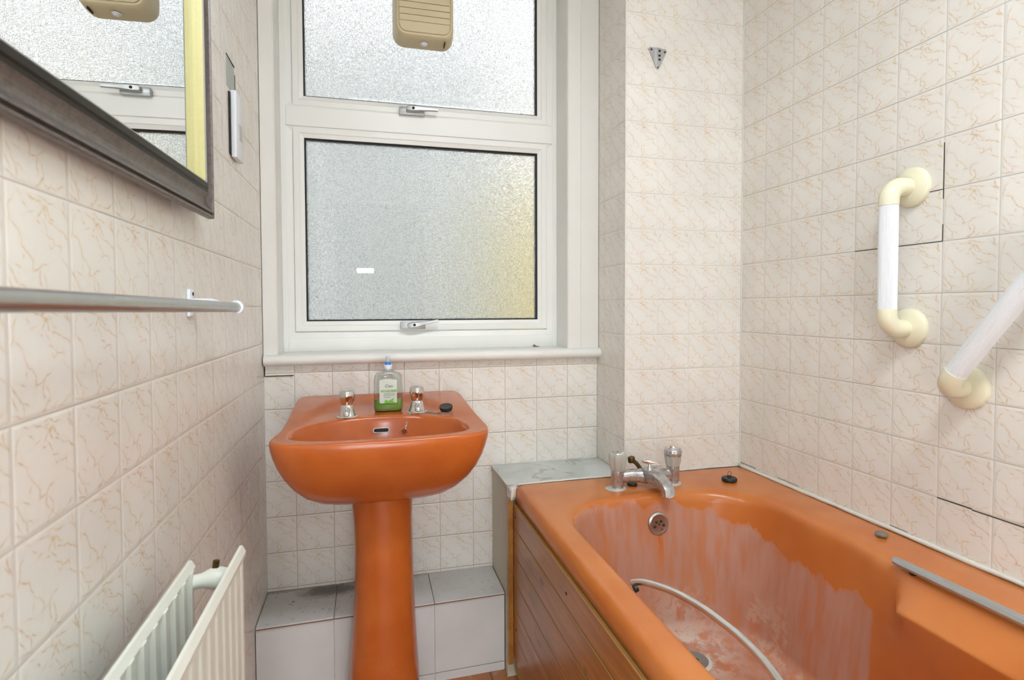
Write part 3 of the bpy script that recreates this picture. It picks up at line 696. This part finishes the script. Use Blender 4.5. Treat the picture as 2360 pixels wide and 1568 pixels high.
# ----------------------------------------------------------- bath mixer tap
tap = thing('bath_mixer_tap', 'tarnished chrome bath mixer with two clear plastic heads', 'tap', V(.763, 1.445, BZ))
def acrylic():
    t = NT('clear_yellowed_acrylic'); t.set(Base_Color=(.92, .90, .80, 1), Transmission_Weight=.55, Roughness=.3, IOR=1.45); return t.m
M['acrylic'] = acrylic()
M['dull_plate'] = simple('scaled_grey_metal', srgb(214, 214, 208), .45, metal=.4, nscale=120, namt=.15)
def body(cx, cy):
    z0 = BZ
    bm = bmesh.new(); loft(bm, [[V(cx+ox+rx*math.cos(2*PI*i/32), cy+ry*math.sin(2*PI*i/32), z0+h_) for i in range(32)] for ox, rx, ry, h_ in ((-.005, .031, .025, .0002), (-.005, .0305, .0245, .0018), (-.003, .026, .022, .0034), (0, .0185, .0185, .0042))]); o = obj('base_plate', bm, M['dull_plate'], tap, True, 40)
    bm = bmesh.new(); lathe(bm, [(.0165, .004), (.0175, .015), (.0185, .03), (.019, .048), (.0185, .054)], V(cx, cy, z0), (0, 0, 1), 32); obj('valve_body', bm, M['chrome'], tap, True, 50)
body(.6755, 1.443); body(.8505, 1.443)
def head(cx, cy, z0, old):
    nf = 10
    bm = bmesh.new(); lathe(bm, [(.0185, 0), (.0205, .004), (.0225, .016), (.0245, .034), (.0245, .046), (.021, .050)], V(cx, cy, z0), (0, 0, 1), 60, flute=lambda f: 1+.035*math.cos(2*PI*nf*f)); k = obj('head', bm, M['acrylic'], tap, True, 60); k['label'] = 'clear fluted plastic head'
    bm = bmesh.new(); lathe(bm, [(.0105, .002), (.0105, .025), (.013, .03), (.0135, .047)], V(cx, cy, z0), (0, 0, 1), 24); obj('spindle', bm, M['steel'], k, True, 40)
    bm = bmesh.new(); lathe(bm, [(.0205, .0498), (.0195, .0515), (.012, .053)] if not old else [(.0185, .0498), (.018, .052), (.0125, .0535), (.012, .0575), (.008, .0585)], V(cx, cy, z0), (0, 0, 1), 32); obj('cap', bm, M['chrome_clean'], k, True, 40)
    if old: 
        bm = bmesh.new(); lathe(bm, [(.0225, .022), (.0250, .034), (.0252, .046), (.0215, .0502)], V(cx, cy, z0), (0, 0, 1), 48, flute=lambda f: 1+.03*math.cos(2*PI*nf*f)); obj('chrome_sleeve', bm, M['chrome'], k, True, 60)
    else:
        bm = bmesh.new(); lathe(bm, [(.002, .053), (.002, .0535)], V(cx, cy, z0), (0, 0, 1), 10); obj('screw', bm, M['dark'], k)
head(.6755, 1.443, -.4625, False); head(.8505, 1.443, -.4605, True)
bm = bmesh.new()
arm = catmull([V(.680, 1.443, -.484), V(.710, 1.441, -.480), V(.742, 1.437, -.481), V(.763, 1.432, -.4835), V(.786, 1.437, -.484), V(.816, 1.441, -.485), V(.846, 1.443, -.487)], 6)
tube(bm, arm, [(.0155+.005*math.sin(PI*i/(len(arm)-1)), .013+.005*math.sin(PI*i/(len(arm)-1))) for i in range(len(arm))], 20, up=(0, 0, 1))
obj('crossbar', bm, M['chrome'], tap, True, 60)
bm = bmesh.new()
def sect(c, d, w, h, n=4):
    c = Vector(c); nrm = Vector(d).normalized(); side = Vector((1, 0, 0)); up_ = side.cross(nrm)*-1
    pts = []
    for sx, sz, a0 in ((1, 1, 0), (-1, 1, PI/2), (-1, -1, PI), (1, -1, 1.5*PI)):
        r = min(w, h)*.22
        for i in range(n): 
            a = a0+i*PI/2/(n-1); pts.append(c+side*(sx*(w-r)+r*math.cos(a))+up_*(sz*(h-r)+r*math.sin(a)))
    return pts
sp = [((.765, 1.452, -.480), (0, -1, .12), .020, .016), ((.765, 1.425, -.474), (0, -1, 0), .0215, .019), ((.768, 1.400, -.475), (0, -1, -.12), .020, .0175), ((.772, 1.370, -.481), (0, -1, -.3), .017, .0135), ((.774, 1.350, -.487), (0, -1, -.7), .0155, .0125), ((.775, 1.338, -.497), (0, -.5, -1), .015, .012), ((.775, 1.336, -.509), (0, -.1, -1), .0148, .0125)]
loft(bm, [[p+Vector((0, 0, H)) for p in sect(c, d, w, h)] for c, d, w, h in sp]); obj('spout', bm, M['chrome'], tap, True, 55)
bm = bmesh.new(); lathe(bm, [(.013, 0), (.0145, .002), (.0135, .0045), (.011, .0045)], V(.775, 1.336, -.5125), (0, .1, 1), 14)
for v in bm.verts: v.co += Vector((0, 0, noise.noise(v.co*300)*.003))
obj('limescale_ring', bm, M['silicone'], tap, True)
bm = bmesh.new(); lathe(bm, [(.0085, 0), (.007, .006), (.0045, .010), (.004, .018)], V(.757, 1.408, -.4575), (0, 0, 1), 20)
tube(bm, [V(.737, 1.412, -.433), V(.745, 1.410, -.4315), V(.757, 1.407, -.4335), V(.772, 1.402, -.4375), V(.786, 1.398, -.442)], [(.004, .005), (.008, .010), (.0085, .0125), (.006, .013), (.0025, .010)], 16, up=(0, 0, 1)); obj('diverter_lever', bm, M['chrome_clean'], tap, True, 50)
bm = bmesh.new(); lathe(bm, [(.0095, 0), (.0105, .002), (.0105, .014), (.009, .016)], V(.729, 1.462, -.4485), (-.15, 0, 1), 20); tube(bm, [V(.731, 1.46, -.443), V(.742, 1.457, -.452), V(.755, 1.453, -.470)], .006, 12); o = obj('shower_outlet', bm, M['brass_dark'], tap, True, 40)
# plugs and debris on the bath rim
def plug(name, c, r, h, label, loop=True, tilt=(0, 0, 1)):
    t = thing(name, label, 'plug', Vector(c))
    bm = bmesh.new(); lathe(bm, [(r*.86, 0), (r, h*.25), (r*1.02, h*.75), (r*.92, h), (r*.35, h*1.02)], Vector(c), tilt, 32); obj('stopper', bm, M['black'], t, True, 40)
    if loop:
        ax = Vector(tilt).normalized(); cc = Vector(c)+ax*(h*1.02)
        bm = bmesh.new(); lathe(bm, [(r*.28, 0), (r*.22, .005), (r*.1, .006)], cc, tilt, 16); obj('boss', bm, M['black'], t, True, 40)
        bm = bmesh.new(); tube(bm, [cc+Vector((.006*math.cos(a), 0, .010+.007*math.sin(a))) for a in [2*PI*i/16 for i in range(16)]], .0007, 6, closed=True); obj('wire_loop', bm, M['brass_dark'], t)
    return t
plug('bath_plug', V(1.022, 1.418, BZ+.0003), .0215, .012, 'black rubber bath plug on the rim near the tiled corner')
plug('spare_plug', V(.7285, 1.458, BZ+.0003), .0145, .008, 'small black plug under the bath mixer crossbar', False)
bm = bmesh.new(); bmesh.ops.create_icosphere(bm, subdivisions=3, radius=.014)
for v in bm.verts: v.co = Vector((v.co.x*1.05, v.co.y*.8, v.co.z*.55))*(1+.22*noise.noise(v.co*70))+V(1.101, .985, BZ+.0065)
tag(obj('pumice_lump', bm, M['stone'], None, True), 'grey rough lump lying on the bath rim by the right wall', 'lump')

# ------------------------------------------------------------------- basin
bas = thing('pedestal_basin', 'orange ceramic pedestal basin under the window', 'basin', V(.027, 1.5, -1.083))
OUT = [(-.207, 1.7655), (.262, 1.7655), (.2665, 1.70), (.268, 1.62), (.2695, 1.53), (.2725, 1.44), (.2755, 1.37), (.2765, 1.325), (.268, 1.283), (.245, 1.255), (.205, 1.241), (.12, 1.231), (.027, 1.227), (-.07, 1.227), (-.14, 1.231), (-.185, 1.242), (-.210, 1.262), (-.2185, 1.297), (-.214, 1.335), (-.2075, 1.375), (-.205, 1.45), (-.2055, 1.53), (-.2068, 1.62), (-.2073, 1.70)]
CX_, CY_ = .024, 1.372
def ray_poly(th):
    d = (math.cos(th), math.sin(th)); best = None
    for i in range(len(OUT)):
        a = OUT[i]; b = OUT[(i+1) % len(OUT)]; ex, ey = b[0]-a[0], b[1]-a[1]; den = d[0]*ey-d[1]*ex
        if abs(den) < 1e-12: continue
        t = ((a[0]-CX_)*ey-(a[1]-CY_)*ex)/den; s_ = ((a[0]-CX_)*d[1]-(a[1]-CY_)*d[0])/den
        if t > 0 and -1e-6 <= s_ <= 1+1e-6: best = t
    return best
def bowl_r(th):
    d = (math.cos(th), math.sin(th)); lo, hi = 0, .4
    for _ in range(40):
        m = (lo+hi)/2; x = abs(m*d[0])/.2035; yy = CY_+m*d[1]-1.335
        f = x**2.2+(yy/.155)**2.2 if yy > 0 else x**3.0+(-yy/.081)**3.0
        if f > 1: hi = m
        else: lo = m
    return lo
def rimz(x, y): return -.287+(.0235)*sst(1.28, 1.76, y)
def topz(x, y):
    z = rimz(x, y); e = math.sqrt(((x-.018)/.196)**2+((y-1.36)/.375)**2)
    pl = -.2845+.003*sst(1.45, 1.7, y)
    return z+(min(z, pl)-z)*sst(1.05, .88, e)
NTH = 192; ths = [2*PI*i/NTH for i in range(NTH)]
RO = [ray_poly(t) for t in ths]; RB = [bowl_r(t) for t in ths]
for _ in range(2): RO = [(RO[i-1]+2*RO[i]+RO[(i+1) % NTH])/4 for i in range(NTH)]
bm = bmesh.new(); rings = []
# underside from the pedestal up to the rim
for s_, dz in ((.30, .184), (.42, .182), (.53, .175), (.64, .161), (.74, .141), (.83, .114), (.90, .085), (.95, .056), (.98, .032), (.995, .016)):
    pts = []
    for t, ro in zip(ths, RO):
        x = CX_+ro*math.cos(t); y = CY_+ro*math.sin(t)
        cy0 = 1.52; cx0 = .026
        xx = cx0+(x-cx0)*s_; yy = cy0+(y-cy0)*s_
        if y > 1.6: yy = y-(1-s_)*.05*(y-1.6)/.165
        pts.append(V(xx, yy, rimz(x, y)-.006-dz*(1.0 if y < 1.6 else 1-.25*(y-1.6)/.165)))
    rings.append(pts)
for ins, dz in ((0, .008), (.001, .004), (.0035, .001), (.007, 0.0), (.011, .0003)):
    rings.append([V(CX_+(ro-ins)*math.cos(t), CY_+(ro-ins)*math.sin(t), topz(CX_+(ro-ins)*math.cos(t), CY_+(ro-ins)*math.sin(t))-dz) for t, ro in zip(ths, RO)])
for k in range(1, 12):
    u = k/12
    pts = []
    for t, ro, rb in zip(ths, RO, RB):
        r_ = (ro-.011)*(1-u)+(rb+.004)*u; x = CX_+r_*math.cos(t); y = CY_+r_*math.sin(t); pts.append(V(x, y, topz(x, y)))
    rings.append(pts)
for s_, dz in ((1.0, .0008), (.985, .003), (.965, .010), (.94, .022), (.90, .042), (.84, .066), (.75, .090), (.63, .108), (.48, .119), (.32, .125), (.15, .128)):
    pts = []
    for t, rb in zip(ths, RB):
        x = CX_+(rb+.003)*s_*math.cos(t); y = CY_+(rb+.003)*s_*math.sin(t); x1 = CX_+rb*math.cos(t); y1 = CY_+rb*math.sin(t)
        pts.append(V(x, y+ (1-s_)*.01, topz(x1, y1)*(1-sst(0, .05, dz))+(-.287)*sst(0, .05, dz)-dz))
    rings.append(pts)
loft(bm, rings); o = obj('bowl', bm, M['sink'], bas, True)
# pedestal column
bm = bmesh.new(); rings = []
for z_, w, d, cx in ((-H, .096, .088, .0262), (-.97, .0905, .084, .0258), (-.86, .083, .078, .027), (-.74, .0765, .073, .0285), (-.62, .0745, .071, .028), (-.54, .0758, .072, .0262), (-.475, .079, .074, .0245), (-.466, .079, .074, .0245)):
    pts = []
    for i in range(64):
        a = 2*PI*i/64; c, s_ = math.cos(a), math.sin(a)
        pts.append(V(cx+w*math.copysign(abs(c)**.85, c), 1.492+d*math.copysign(abs(s_)**.85, s_), z_))
    rings.append(pts)
loft(bm, rings); obj('pedestal', bm, M['sink'], bas, True, 50)
bm = bmesh.new(); prism(bm, rrect(.003, .0455, -.3185-.0065, -.3185+.0065, .0062, 5), 'y', 1.4775, 1.486)
bmesh.ops.rotate(bm, verts=bm.verts, cent=V(.024, 1.481, -.3185), matrix=Matrix.Rotation(-.22, 3, 'X'))
ovf = obj('overflow_slot', bm, M['silicone'], bas)
bm = bmesh.new(); prism(bm, rrect(.0055, .043, -.3185-.0045, -.3185+.0045, .0042, 5), 'y', 1.4768, 1.4790)
bmesh.ops.rotate(bm, verts=bm.verts, cent=V(.024, 1.481, -.3185), matrix=Matrix.Rotation(-.22, 3, 'X')); obj('slot_hole', bm, M['dark'], ovf)
bm = bmesh.new(); lathe(bm, [(.022, 0), (.022, .002), (.015, .001)], V(.024, 1.375, -.4165), (0, 0, 1), 24); obj('waste', bm, M['chrome'], bas, True, 40)

def basin_tap(cx, cy, label):
    z0 = topz(cx, cy); t = thing('basin_tap', label, 'tap', V(cx, cy, z0), 'chrome pillar taps on the basin')
    bm = bmesh.new(); lathe(bm, [(.0262, .0002), (.026, .0015), (.0225, .0025)], V(cx, cy, z0), (0, 0, 1), 32); obj('sealant_ring', bm, M['silicone'], t, True, 40)
    bm = bmesh.new(); lathe(bm, [(.0228, .002), (.0228, .004), (.0205, .008), (.018, .016), (.0158, .026), (.0135, .031)], V(cx, cy, z0), (0, 0, 1), 32); obj('tap_body', bm, M['chrome_clean'], t, True, 50)
    bm = bmesh.new(); tube(bm, [V(cx, cy, z0+.016), V(cx, cy-.018, z0+.019), V(cx, cy-.030, z0+.018), V(cx, cy-.0345, z0+.012), V(cx, cy-.035, z0+.008)], [.009, .0085, .0082, .0078, .0075], 20); obj('nozzle', bm, M['chrome_clean'], t, True, 60)
    bm = bmesh.new(); lathe(bm, [(.0065, .0), (.0065, .0005)], V(cx, cy-.035, z0+.0078), (0, 0, -1), 16); obj('nozzle_opening', bm, M['dark'], t)
    bm = bmesh.new(); nf = 6
    lathe(bm, [(.0128, .030), (.015, .033), (.0188, .042), (.0208, .053), (.0205, .062), (.019, .068), (.0165, .0705), (.009, .072)], V(cx, cy, z0), (0, 0, 1), 6*6, flute=lambda f: 1-.075*(1-abs(math.cos(PI*nf*f)))); obj('handle', bm, M['chrome_clean'], t, True, 28)
basin_tap(-.062, 1.513, 'left chrome pillar tap on the orange basin')
basin_tap(.121, 1.532, 'right chrome pillar tap beside the plug chain on the basin')

# plug and chain on the basin
bp = thing('basin_plug', 'black basin plug with chain on the right side of the basin', 'plug', V(.194, 1.475, topz(.194, 1.475)))
zz = topz(.194, 1.475)
bm = bmesh.new(); tl = (-.1, -.28, .95); lathe(bm, [(.0155, 0), (.0165, .002), (.018, .009), (.017, .011), (.006, .0105)], V(.194, 1.478, zz+.010), tl, 32); obj('stopper', bm, M['black'], bp, True, 40)
def chain(pts, name, par):
    P = catmull([V(*p) for p in pts], 40); d = 0; L = [P[0]]
    for a, b in zip(P[:-1], P[1:]):
        d += (b-a).length
        if d > .0045: L.append(b); d = 0
    bm = bmesh.new()
    for i, (a, b) in enumerate(zip(L[:-1], L[1:])):
        t = (b-a).normalized(); s_ = t.cross(Vector((0, 0, 1))).normalized(); u_ = s_.cross(t); w = s_ if i % 2 else u_; c = (a+b)/2
        tube(bm, [c+t*.0033*math.cos(k*PI/4)+w*.0016*math.sin(k*PI/4) for k in range(8)], .0008, 5, closed=True)
    return obj(name, bm, M['steel'], par)
f = lambda x, y, e=.0022: (x, y, topz(x, y)+e)
chain([f(.139, 1.520), f(.150, 1.512), f(.163, 1.500), f(.175, 1.492), f(.185, 1.483, .006)], 'chain', bp)
chain([f(.104, 1.512, .004), f(.100, 1.497), (.097, 1.487, -.290), (.091, 1.480, -.302), (.084, 1.474, -.318)], 'chain', bp)
bm = bmesh.new(); lathe(bm, [(.002, .008), (.0035, .006), (.0065, .001), (.0075, 0), (.006, -.001)], V(.082, 1.467, -.322), (.3, .8, .5), 16); obj('chain_stud', bm, M['steel'], bp, True, 50)
# worn glaze chip by the plug: bare lighter patch
# soap bottle
bx_, by_ = .0455, 1.562; bz_ = topz(bx_, by_)+.0006
sb = thing('soap_bottle', 'clear pump bottle of green hand wash between the basin taps', 'bottle', V(bx_, by_, bz_))
def sup(cx, cy, z, w, d, n=40, e=.62):
    return [V(cx+w*math.copysign(abs(math.cos(2*PI*i/n))**e, math.cos(2*PI*i/n)), cy+d*math.copysign(abs(math.sin(2*PI*i/n))**e, math.sin(2*PI*i/n)), z) for i in range(n)]
def clear(name, col, rough, tr=1.0):
    t = NT(name); t.set(Base_Color=col, Transmission_Weight=tr, Roughness=rough, IOR=1.33); return t.m
M['bottle'] = clear('clear_bottle_plastic', (.98, .99, .97, 1), .05); M['soap'] = clear('green_soap', (.52, .86, .16, 1), .1, .35)
bp_ = [(.034, .016, 0), (.0375, .018, .003), (.0388, .019, .010), (.0388, .019, .06), (.038, .0187, .088), (.036, .018, .098), (.030, .016, .105), (.018, .013, .110), (.011, .011, .113), (.0105, .0105, .117)]
bm = bmesh.new(); loft(bm, [sup(bx_, by_, bz_+z_, w, d) for w, d, z_ in bp_]); 
inner = [(w-.0012, d-.0012, z_+(.0012 if i == 0 else 0)) for i, (w, d, z_) in enumerate(bp_)]
n0 = len(bm.faces)
loft(bm, [sup(bx_, by_, bz_+z_, w, d)[::-1] for w, d, z_ in inner]); 
me = bpy.data.meshes.new('container'); bm.to_mesh(me); bm.free(); me.materials.append(M['bottle'])
for p in me.polygons: p.use_smooth = True
o = bpy.data.objects.new('container', me); C.objects.link(o); o.parent = sb; o.matrix_parent_inverse = Matrix.Translation(-sb.location)
bm = bmesh.new(); loft(bm, [sup(bx_, by_, bz_+z_, w-.0016, d-.0016) for w, d, z_ in ((.034, .016, .0016), (.0375, .018, .0035), (.0388, .019, .010), (.0388, .019, .0322), (.0385, .0187, .0325))]); obj('liquid_soap', bm, M['soap'], sb, True, 50)
bm = bmesh.new(); lathe(bm, [(.0105, .112), (.0108, .1165), (.0108, .121), (.0118, .1215), (.0118, .127), (.0105, .1275), (.0085, .1275)], V(bx_, by_, bz_), (0, 0, 1), 24); obj('collar', bm, M['white_plastic'], sb, True, 40)
bm = bmesh.new(); lathe(bm, [(.0085, .1275), (.0085, .133), (.0065, .135), (.0035, .1355)], V(bx_, by_, bz_), (0, 0, 1), 24); k = obj('blue_ring', bm, simple('blue_plastic', srgb(50, 130, 215), .3), sb, True, 40)
bm = bmesh.new(); lathe(bm, [(.003, .1355), (.003, .143), (.0055, .1435), (.006, .149), (.004, .1505)], V(bx_, by_, bz_), (0, 0, 1), 16); box(bm, bx_-.004, bx_+.004, by_+.002, by_+.030, bz_+.144, bz_+.1495, .001); obj('pump', bm, simple('pale_pump_plastic', srgb(214, 226, 232), .25), sb, True, 40)
bm = bmesh.new(); lathe(bm, [(.0016, .012), (.0016, .112)], V(bx_, by_, bz_), (0, 0, 1), 8); obj('dip_tube', bm, M['white_plastic'], sb)
Ml = simple('label_film', srgb(214, 218, 204), .4, namt=.02); yf = by_-.0196
bm = bmesh.new(); prism(bm, rrect(bx_-.024, bx_+.0225, bz_+.024, bz_+.088, .004, 3), 'y', yf-.0003, yf); lb = obj('label_panel', bm, Ml, sb)
bm = bmesh.new(); box(bm, bx_-.0205, bx_+.0225, yf-.0006, yf-.0003, bz_+.0545, bz_+.0605); obj('green_band', bm, simple('pale_green_ink', srgb(152, 190, 104), .4), lb)
bm = bmesh.new(); prism(bm, [(bx_-.013, bz_+.026), (bx_-.008, bz_+.034), (bx_+.0, bz_+.030), (bx_+.016, bz_+.039), (bx_+.011, bz_+.030), (bx_+.018, bz_+.025), (bx_+.004, bz_+.025), (bx_-.006, bz_+.024)], 'y', yf-.0006, yf-.0003); obj('leaf_print', bm, simple('leaf_green_ink', srgb(120, 200, 50), .4), lb)
ink = simple('dark_ink', srgb(34, 44, 70), .5, namt=.01); ink2 = simple('grey_ink', srgb(110, 122, 140), .5, namt=.01)
def face(x, z): return Matrix.Translation(V(x, yf-.0006, z)) @ Matrix.Rotation(PI/2, 4, 'X')
text_mesh('lettering', 'Cien', .0115, ink, lb, face(bx_+.0005, bz_+.0705), shear=.25)
text_mesh('lettering', 'ALOE VERA', .0042, Ml, lb, Matrix.Translation((0, -.0003, 0)) @ face(bx_-.003, bz_+.0575))
text_mesh('lettering', 'ANTIBACTERIAL', .0040, ink2, lb, face(bx_+.003, bz_+.0502)); text_mesh('lettering', 'HANDWASH', .0052, ink2, lb, face(bx_+.002, bz_+.0455))
text_mesh('lettering', 'Moisturising', .0034, ink, lb, face(bx_-.003, bz_+.0405))

# chip of debris on the sill edge by the right architrave
bm = bmesh.new(); prism(bm, [(.545, -.1352), (.546, -.129), (.5485, -.1275), (.552, -.1295), (.556, -.1325), (.565, -.1335), (.567, -.1352)], 'y', 1.838, 1.8465); 
tag(obj('paint_chip', bm, M['stone']), 'small dark grey chip lying on the right end of the window ledge', 'debris')

# ------------------------------------------- behind the camera and outside
dr_ = bpy.data.objects.new('door_1', None); C.objects.link(dr_); dr_.location = V(.1, YB, -H); struct(dr_)
DX0, DX1, DT = -.262, .445, .855
bm = bmesh.new()
for a_, b_, c_, d_ in ((DX0, DX0+.075, -H+.005, DT-.005), (DX1-.075, DX1, -H+.005, DT-.005), (DX0+.075, DX1-.075, -H+.005, -.98), (DX0+.075, DX1-.075, -.16, -.06), (DX0+.075, DX1-.075, DT-.09, DT-.005)): box(bm, a_, b_, YB, YB+.035, c_, d_)
box(bm, DX0+.074, DX1-.074, YB, YB+.022, -.065, DT-.085)
obj('door_leaf', bm, simple('grey_painted_door', srgb(168, 168, 162), .5), dr_)
bm = bmesh.new(); box(bm, DX0-.042, DX0-.002, YB, YB+.05, -H, DT+.04, .002); box(bm, DX1+.002, DX1+.042, YB, YB+.05, -H, DT+.04, .002); box(bm, DX0-.002, DX1+.002, YB, YB+.05, DT, DT+.04, .002); obj('door_frame', bm, M['upvc'], dr_)
bm = bmesh.new(); lathe(bm, [(.012, 0), (.012, .03), (.025, .035), (.025, .055), (.01, .06)], V(DX1-.035, YB+.035, -.10), (0, 1, 0), 20); obj('door_knob', bm, M['chrome_clean'], dr_, True, 40)
gm = emis('glowing_door_fill', (.9, .96, 1, 1), 2.0); gm.cycles.emission_sampling = 'NONE'  # added glowing panel: unseen low fill light, dressed as glass in the door
bm = bmesh.new(); box(bm, DX0+.074, DX1-.074, YB+.004, YB+.012, -.981, -.159); obj('door_glass', bm, gm, dr_)
L = bpy.data.lights.new('door_glass_light', 'AREA'); L.shape = 'RECTANGLE'; L.size = DX1-DX0-.15; L.size_y = .82; L.energy = 7.5; L.color = (.88, .95, 1)  # added lamp that casts the fill from the low door panel
lo = bpy.data.objects.new('door_glass_light', L); C.objects.link(lo); lo.parent = dr_; lo.matrix_parent_inverse = Matrix.Translation(-dr_.location)
lo.matrix_basis = Matrix.Translation(V((DX0+DX1)/2, YB+.015, -.57)) @ Matrix.Rotation(PI/2, 4, 'X')
cs = thing('ceiling_pull_switch', 'white pull cord switch hanging from the ceiling behind the camera', 'switch', V(.05, -.55, CEIL))
bm = bmesh.new(); lathe(bm, [(.045, 0), (.045, .03), (.02, .035)], V(.05, -.55, CEIL), (0, 0, -1), 24); obj('switch_base', bm, M['fan'], cs)
bm = bmesh.new(); tube(bm, [V(.05, -.55, CEIL-.03), V(.05, -.55, .75)], .0015, 8); lathe(bm, [(.002, 0), (.008, .01), (.009, .03), (.003, .035)], V(.05, -.55, .75), (0, 0, -1), 16); obj('cord', bm, M['dark'], cs)
def strip_lamp(name, label, c, sx, sy, power, ax, col=(.80, .92, 1)):
    """opal batten fitting with a lamp behind its diffuser; c is on the mounting surface"""
    t = thing(name, label, 'light', c); a = Vector(ax)
    if abs(a.z) > .5: ex, ey = Vector((1, 0, 0)), Vector((0, 1, 0))
    else: ex, ey = Vector((1, 0, 0)), Vector((0, 0, 1))
    def slab(w, h, d0, d1, mat, nm):
        bm = bmesh.new(); R = []
        for d, k in ((d0, 1), (d1*.8+d0*.2, 1), (d1, .94)): R.append([c+a*d+ex*(sa*w*k)+ey*(sb*(h-w*(1-k) if h > w*(1-k) else h*.9)) for sa, sb in ((-1, -1), (1, -1), (1, 1), (-1, 1))])
        loft(bm, R); return obj(nm, bm, mat, t)
    slab(sx/2+.01, sy/2+.01, .0005, .02, M['white_plastic'], 'lamp_base')
    dm = emis('lamp_glow_'+name, (1, 1, 1, 1), 4); dm.cycles.emission_sampling = 'NONE'
    slab(sx/2, sy/2, .02, .05, dm, 'diffuser')
    L = bpy.data.lights.new(name+'_light', 'AREA'); L.shape = 'RECTANGLE'; L.size = sx; L.size_y = sy; L.energy = power; L.color = col
    lo = bpy.data.objects.new(name+'_light', L); C.objects.link(lo); lo.parent = t
    lo.matrix_parent_inverse = Matrix.Translation(-t.location)
    z_ = -a; y_ = ey; x_ = y_.cross(z_)
    p = c+a*.053
    lo.matrix_basis = Matrix(((x_.x, y_.x, z_.x, p.x), (x_.y, y_.y, z_.y, p.y), (x_.z, y_.z, z_.z, p.z), (0, 0, 0, 1)))
strip_lamp('ceiling_light', 'long opal ceiling light across the middle of the bathroom', V(.43, -.02, CEIL), 1.1, .30, 17, (0, 0, -1))
strip_lamp('wall_light', 'small added strip light behind the camera that makes the streak in the pane', V(-.035, YB, .309), .13, .035, 3.0, (0, 1, 0))  # added lamp, placed for the streak mirrored in the lower pane

# yard seen blurred through the woven glass
bm = bmesh.new(); box(bm, -6, 8, 2.0, 9, -H-1.2, -H-1.0); struct(obj('ground_outside', bm, simple('yard_concrete', srgb(150, 150, 148), .9)))
bm = bmesh.new(); box(bm, -1.2, 1.05, 4.3, 4.6, -2.1, 2.0); o = obj('neighbour_wall', bm, simple('grey_render', srgb(178, 182, 180), .9)); tag(o, 'grey rendered wall seen blurred through the left of the lower pane', 'wall')
bm = bmesh.new(); box(bm, 1.06, 3.4, 4.2, 4.3, -2.1, 1.0); o = obj('yellow_wall', bm, simple('yellow_render', srgb(218, 198, 120), .9)); tag(o, 'yellow wall seen blurred through the right of the lower pane', 'wall')
bm = bmesh.new(); tube(bm, [V(.52, 4.2, -2.1), V(.52, 4.2, 1.6)], .06, 20); o = obj('drainpipe', bm, simple('white_pipe', srgb(235, 245, 250), .5)); tag(o, 'pale drainpipe seen as a blurred upright streak through the lower pane', 'pipe')

# world: overcast evening-bright sky
w = bpy.data.worlds.new('World'); bpy.context.scene.world = w; w.use_nodes = True
nt = w.node_tree; nt.nodes.clear(); out = nt.nodes.new('ShaderNodeOutputWorld'); bg = nt.nodes.new('ShaderNodeBackground')
bg.inputs[0].default_value = (.98, .985, 1, 1); bg.inputs[1].default_value = 1.6; nt.links.new(bg.outputs[0], out.inputs[0])

# ------------------------------------------------------------------ camera
yaw, pit, rol = .2494, .0312, -.0032
fw = Vector((math.sin(yaw), math.cos(yaw), 0)); rt = Vector((math.cos(yaw), -math.sin(yaw), 0)); up = Vector((0, 0, 1))
fw2 = fw*math.cos(pit)-up*math.sin(pit); up2 = up*math.cos(pit)+fw*math.sin(pit)
r_ = rt*math.cos(rol)+up2*math.sin(rol); u_ = up2*math.cos(rol)-rt*math.sin(rol)
cam = bpy.data.cameras.new('Camera'); co = bpy.data.objects.new('Camera', cam); C.objects.link(co)
m = Matrix((( r_.x, u_.x, -fw2.x, 0), (r_.y, u_.y, -fw2.y, 0), (r_.z, u_.z, -fw2.z, H), (0, 0, 0, 1)))
co.matrix_world = m
cam.sensor_width = 36; cam.lens = 1280.97/2360*36; cam.shift_y = -(784-749.6)/2360; cam.clip_start = .02
cam.dof.use_dof = True; cam.dof.focus_distance = 1.55; cam.dof.aperture_fstop = 6.5
sc = bpy.context.scene; sc.camera = co
sc.view_settings.view_transform = 'Standard'; sc.view_settings.look = 'None'; sc.view_settings.gamma = 1; sc.view_settings.exposure = .14; sc.view_settings.use_curve_mapping = False
sc.cycles.use_denoising = True; sc.cycles.max_bounces = 6; sc.cycles.diffuse_bounces = 3; sc.cycles.use_adaptive_sampling = True; sc.cycles.adaptive_threshold = .12; sc.cycles.adaptive_min_samples = 12; sc.cycles.glossy_bounces = 4; sc.cycles.transmission_bounces = 6
sc.cycles.sample_clamp_indirect = 6; sc.cycles.blur_glossy = .6
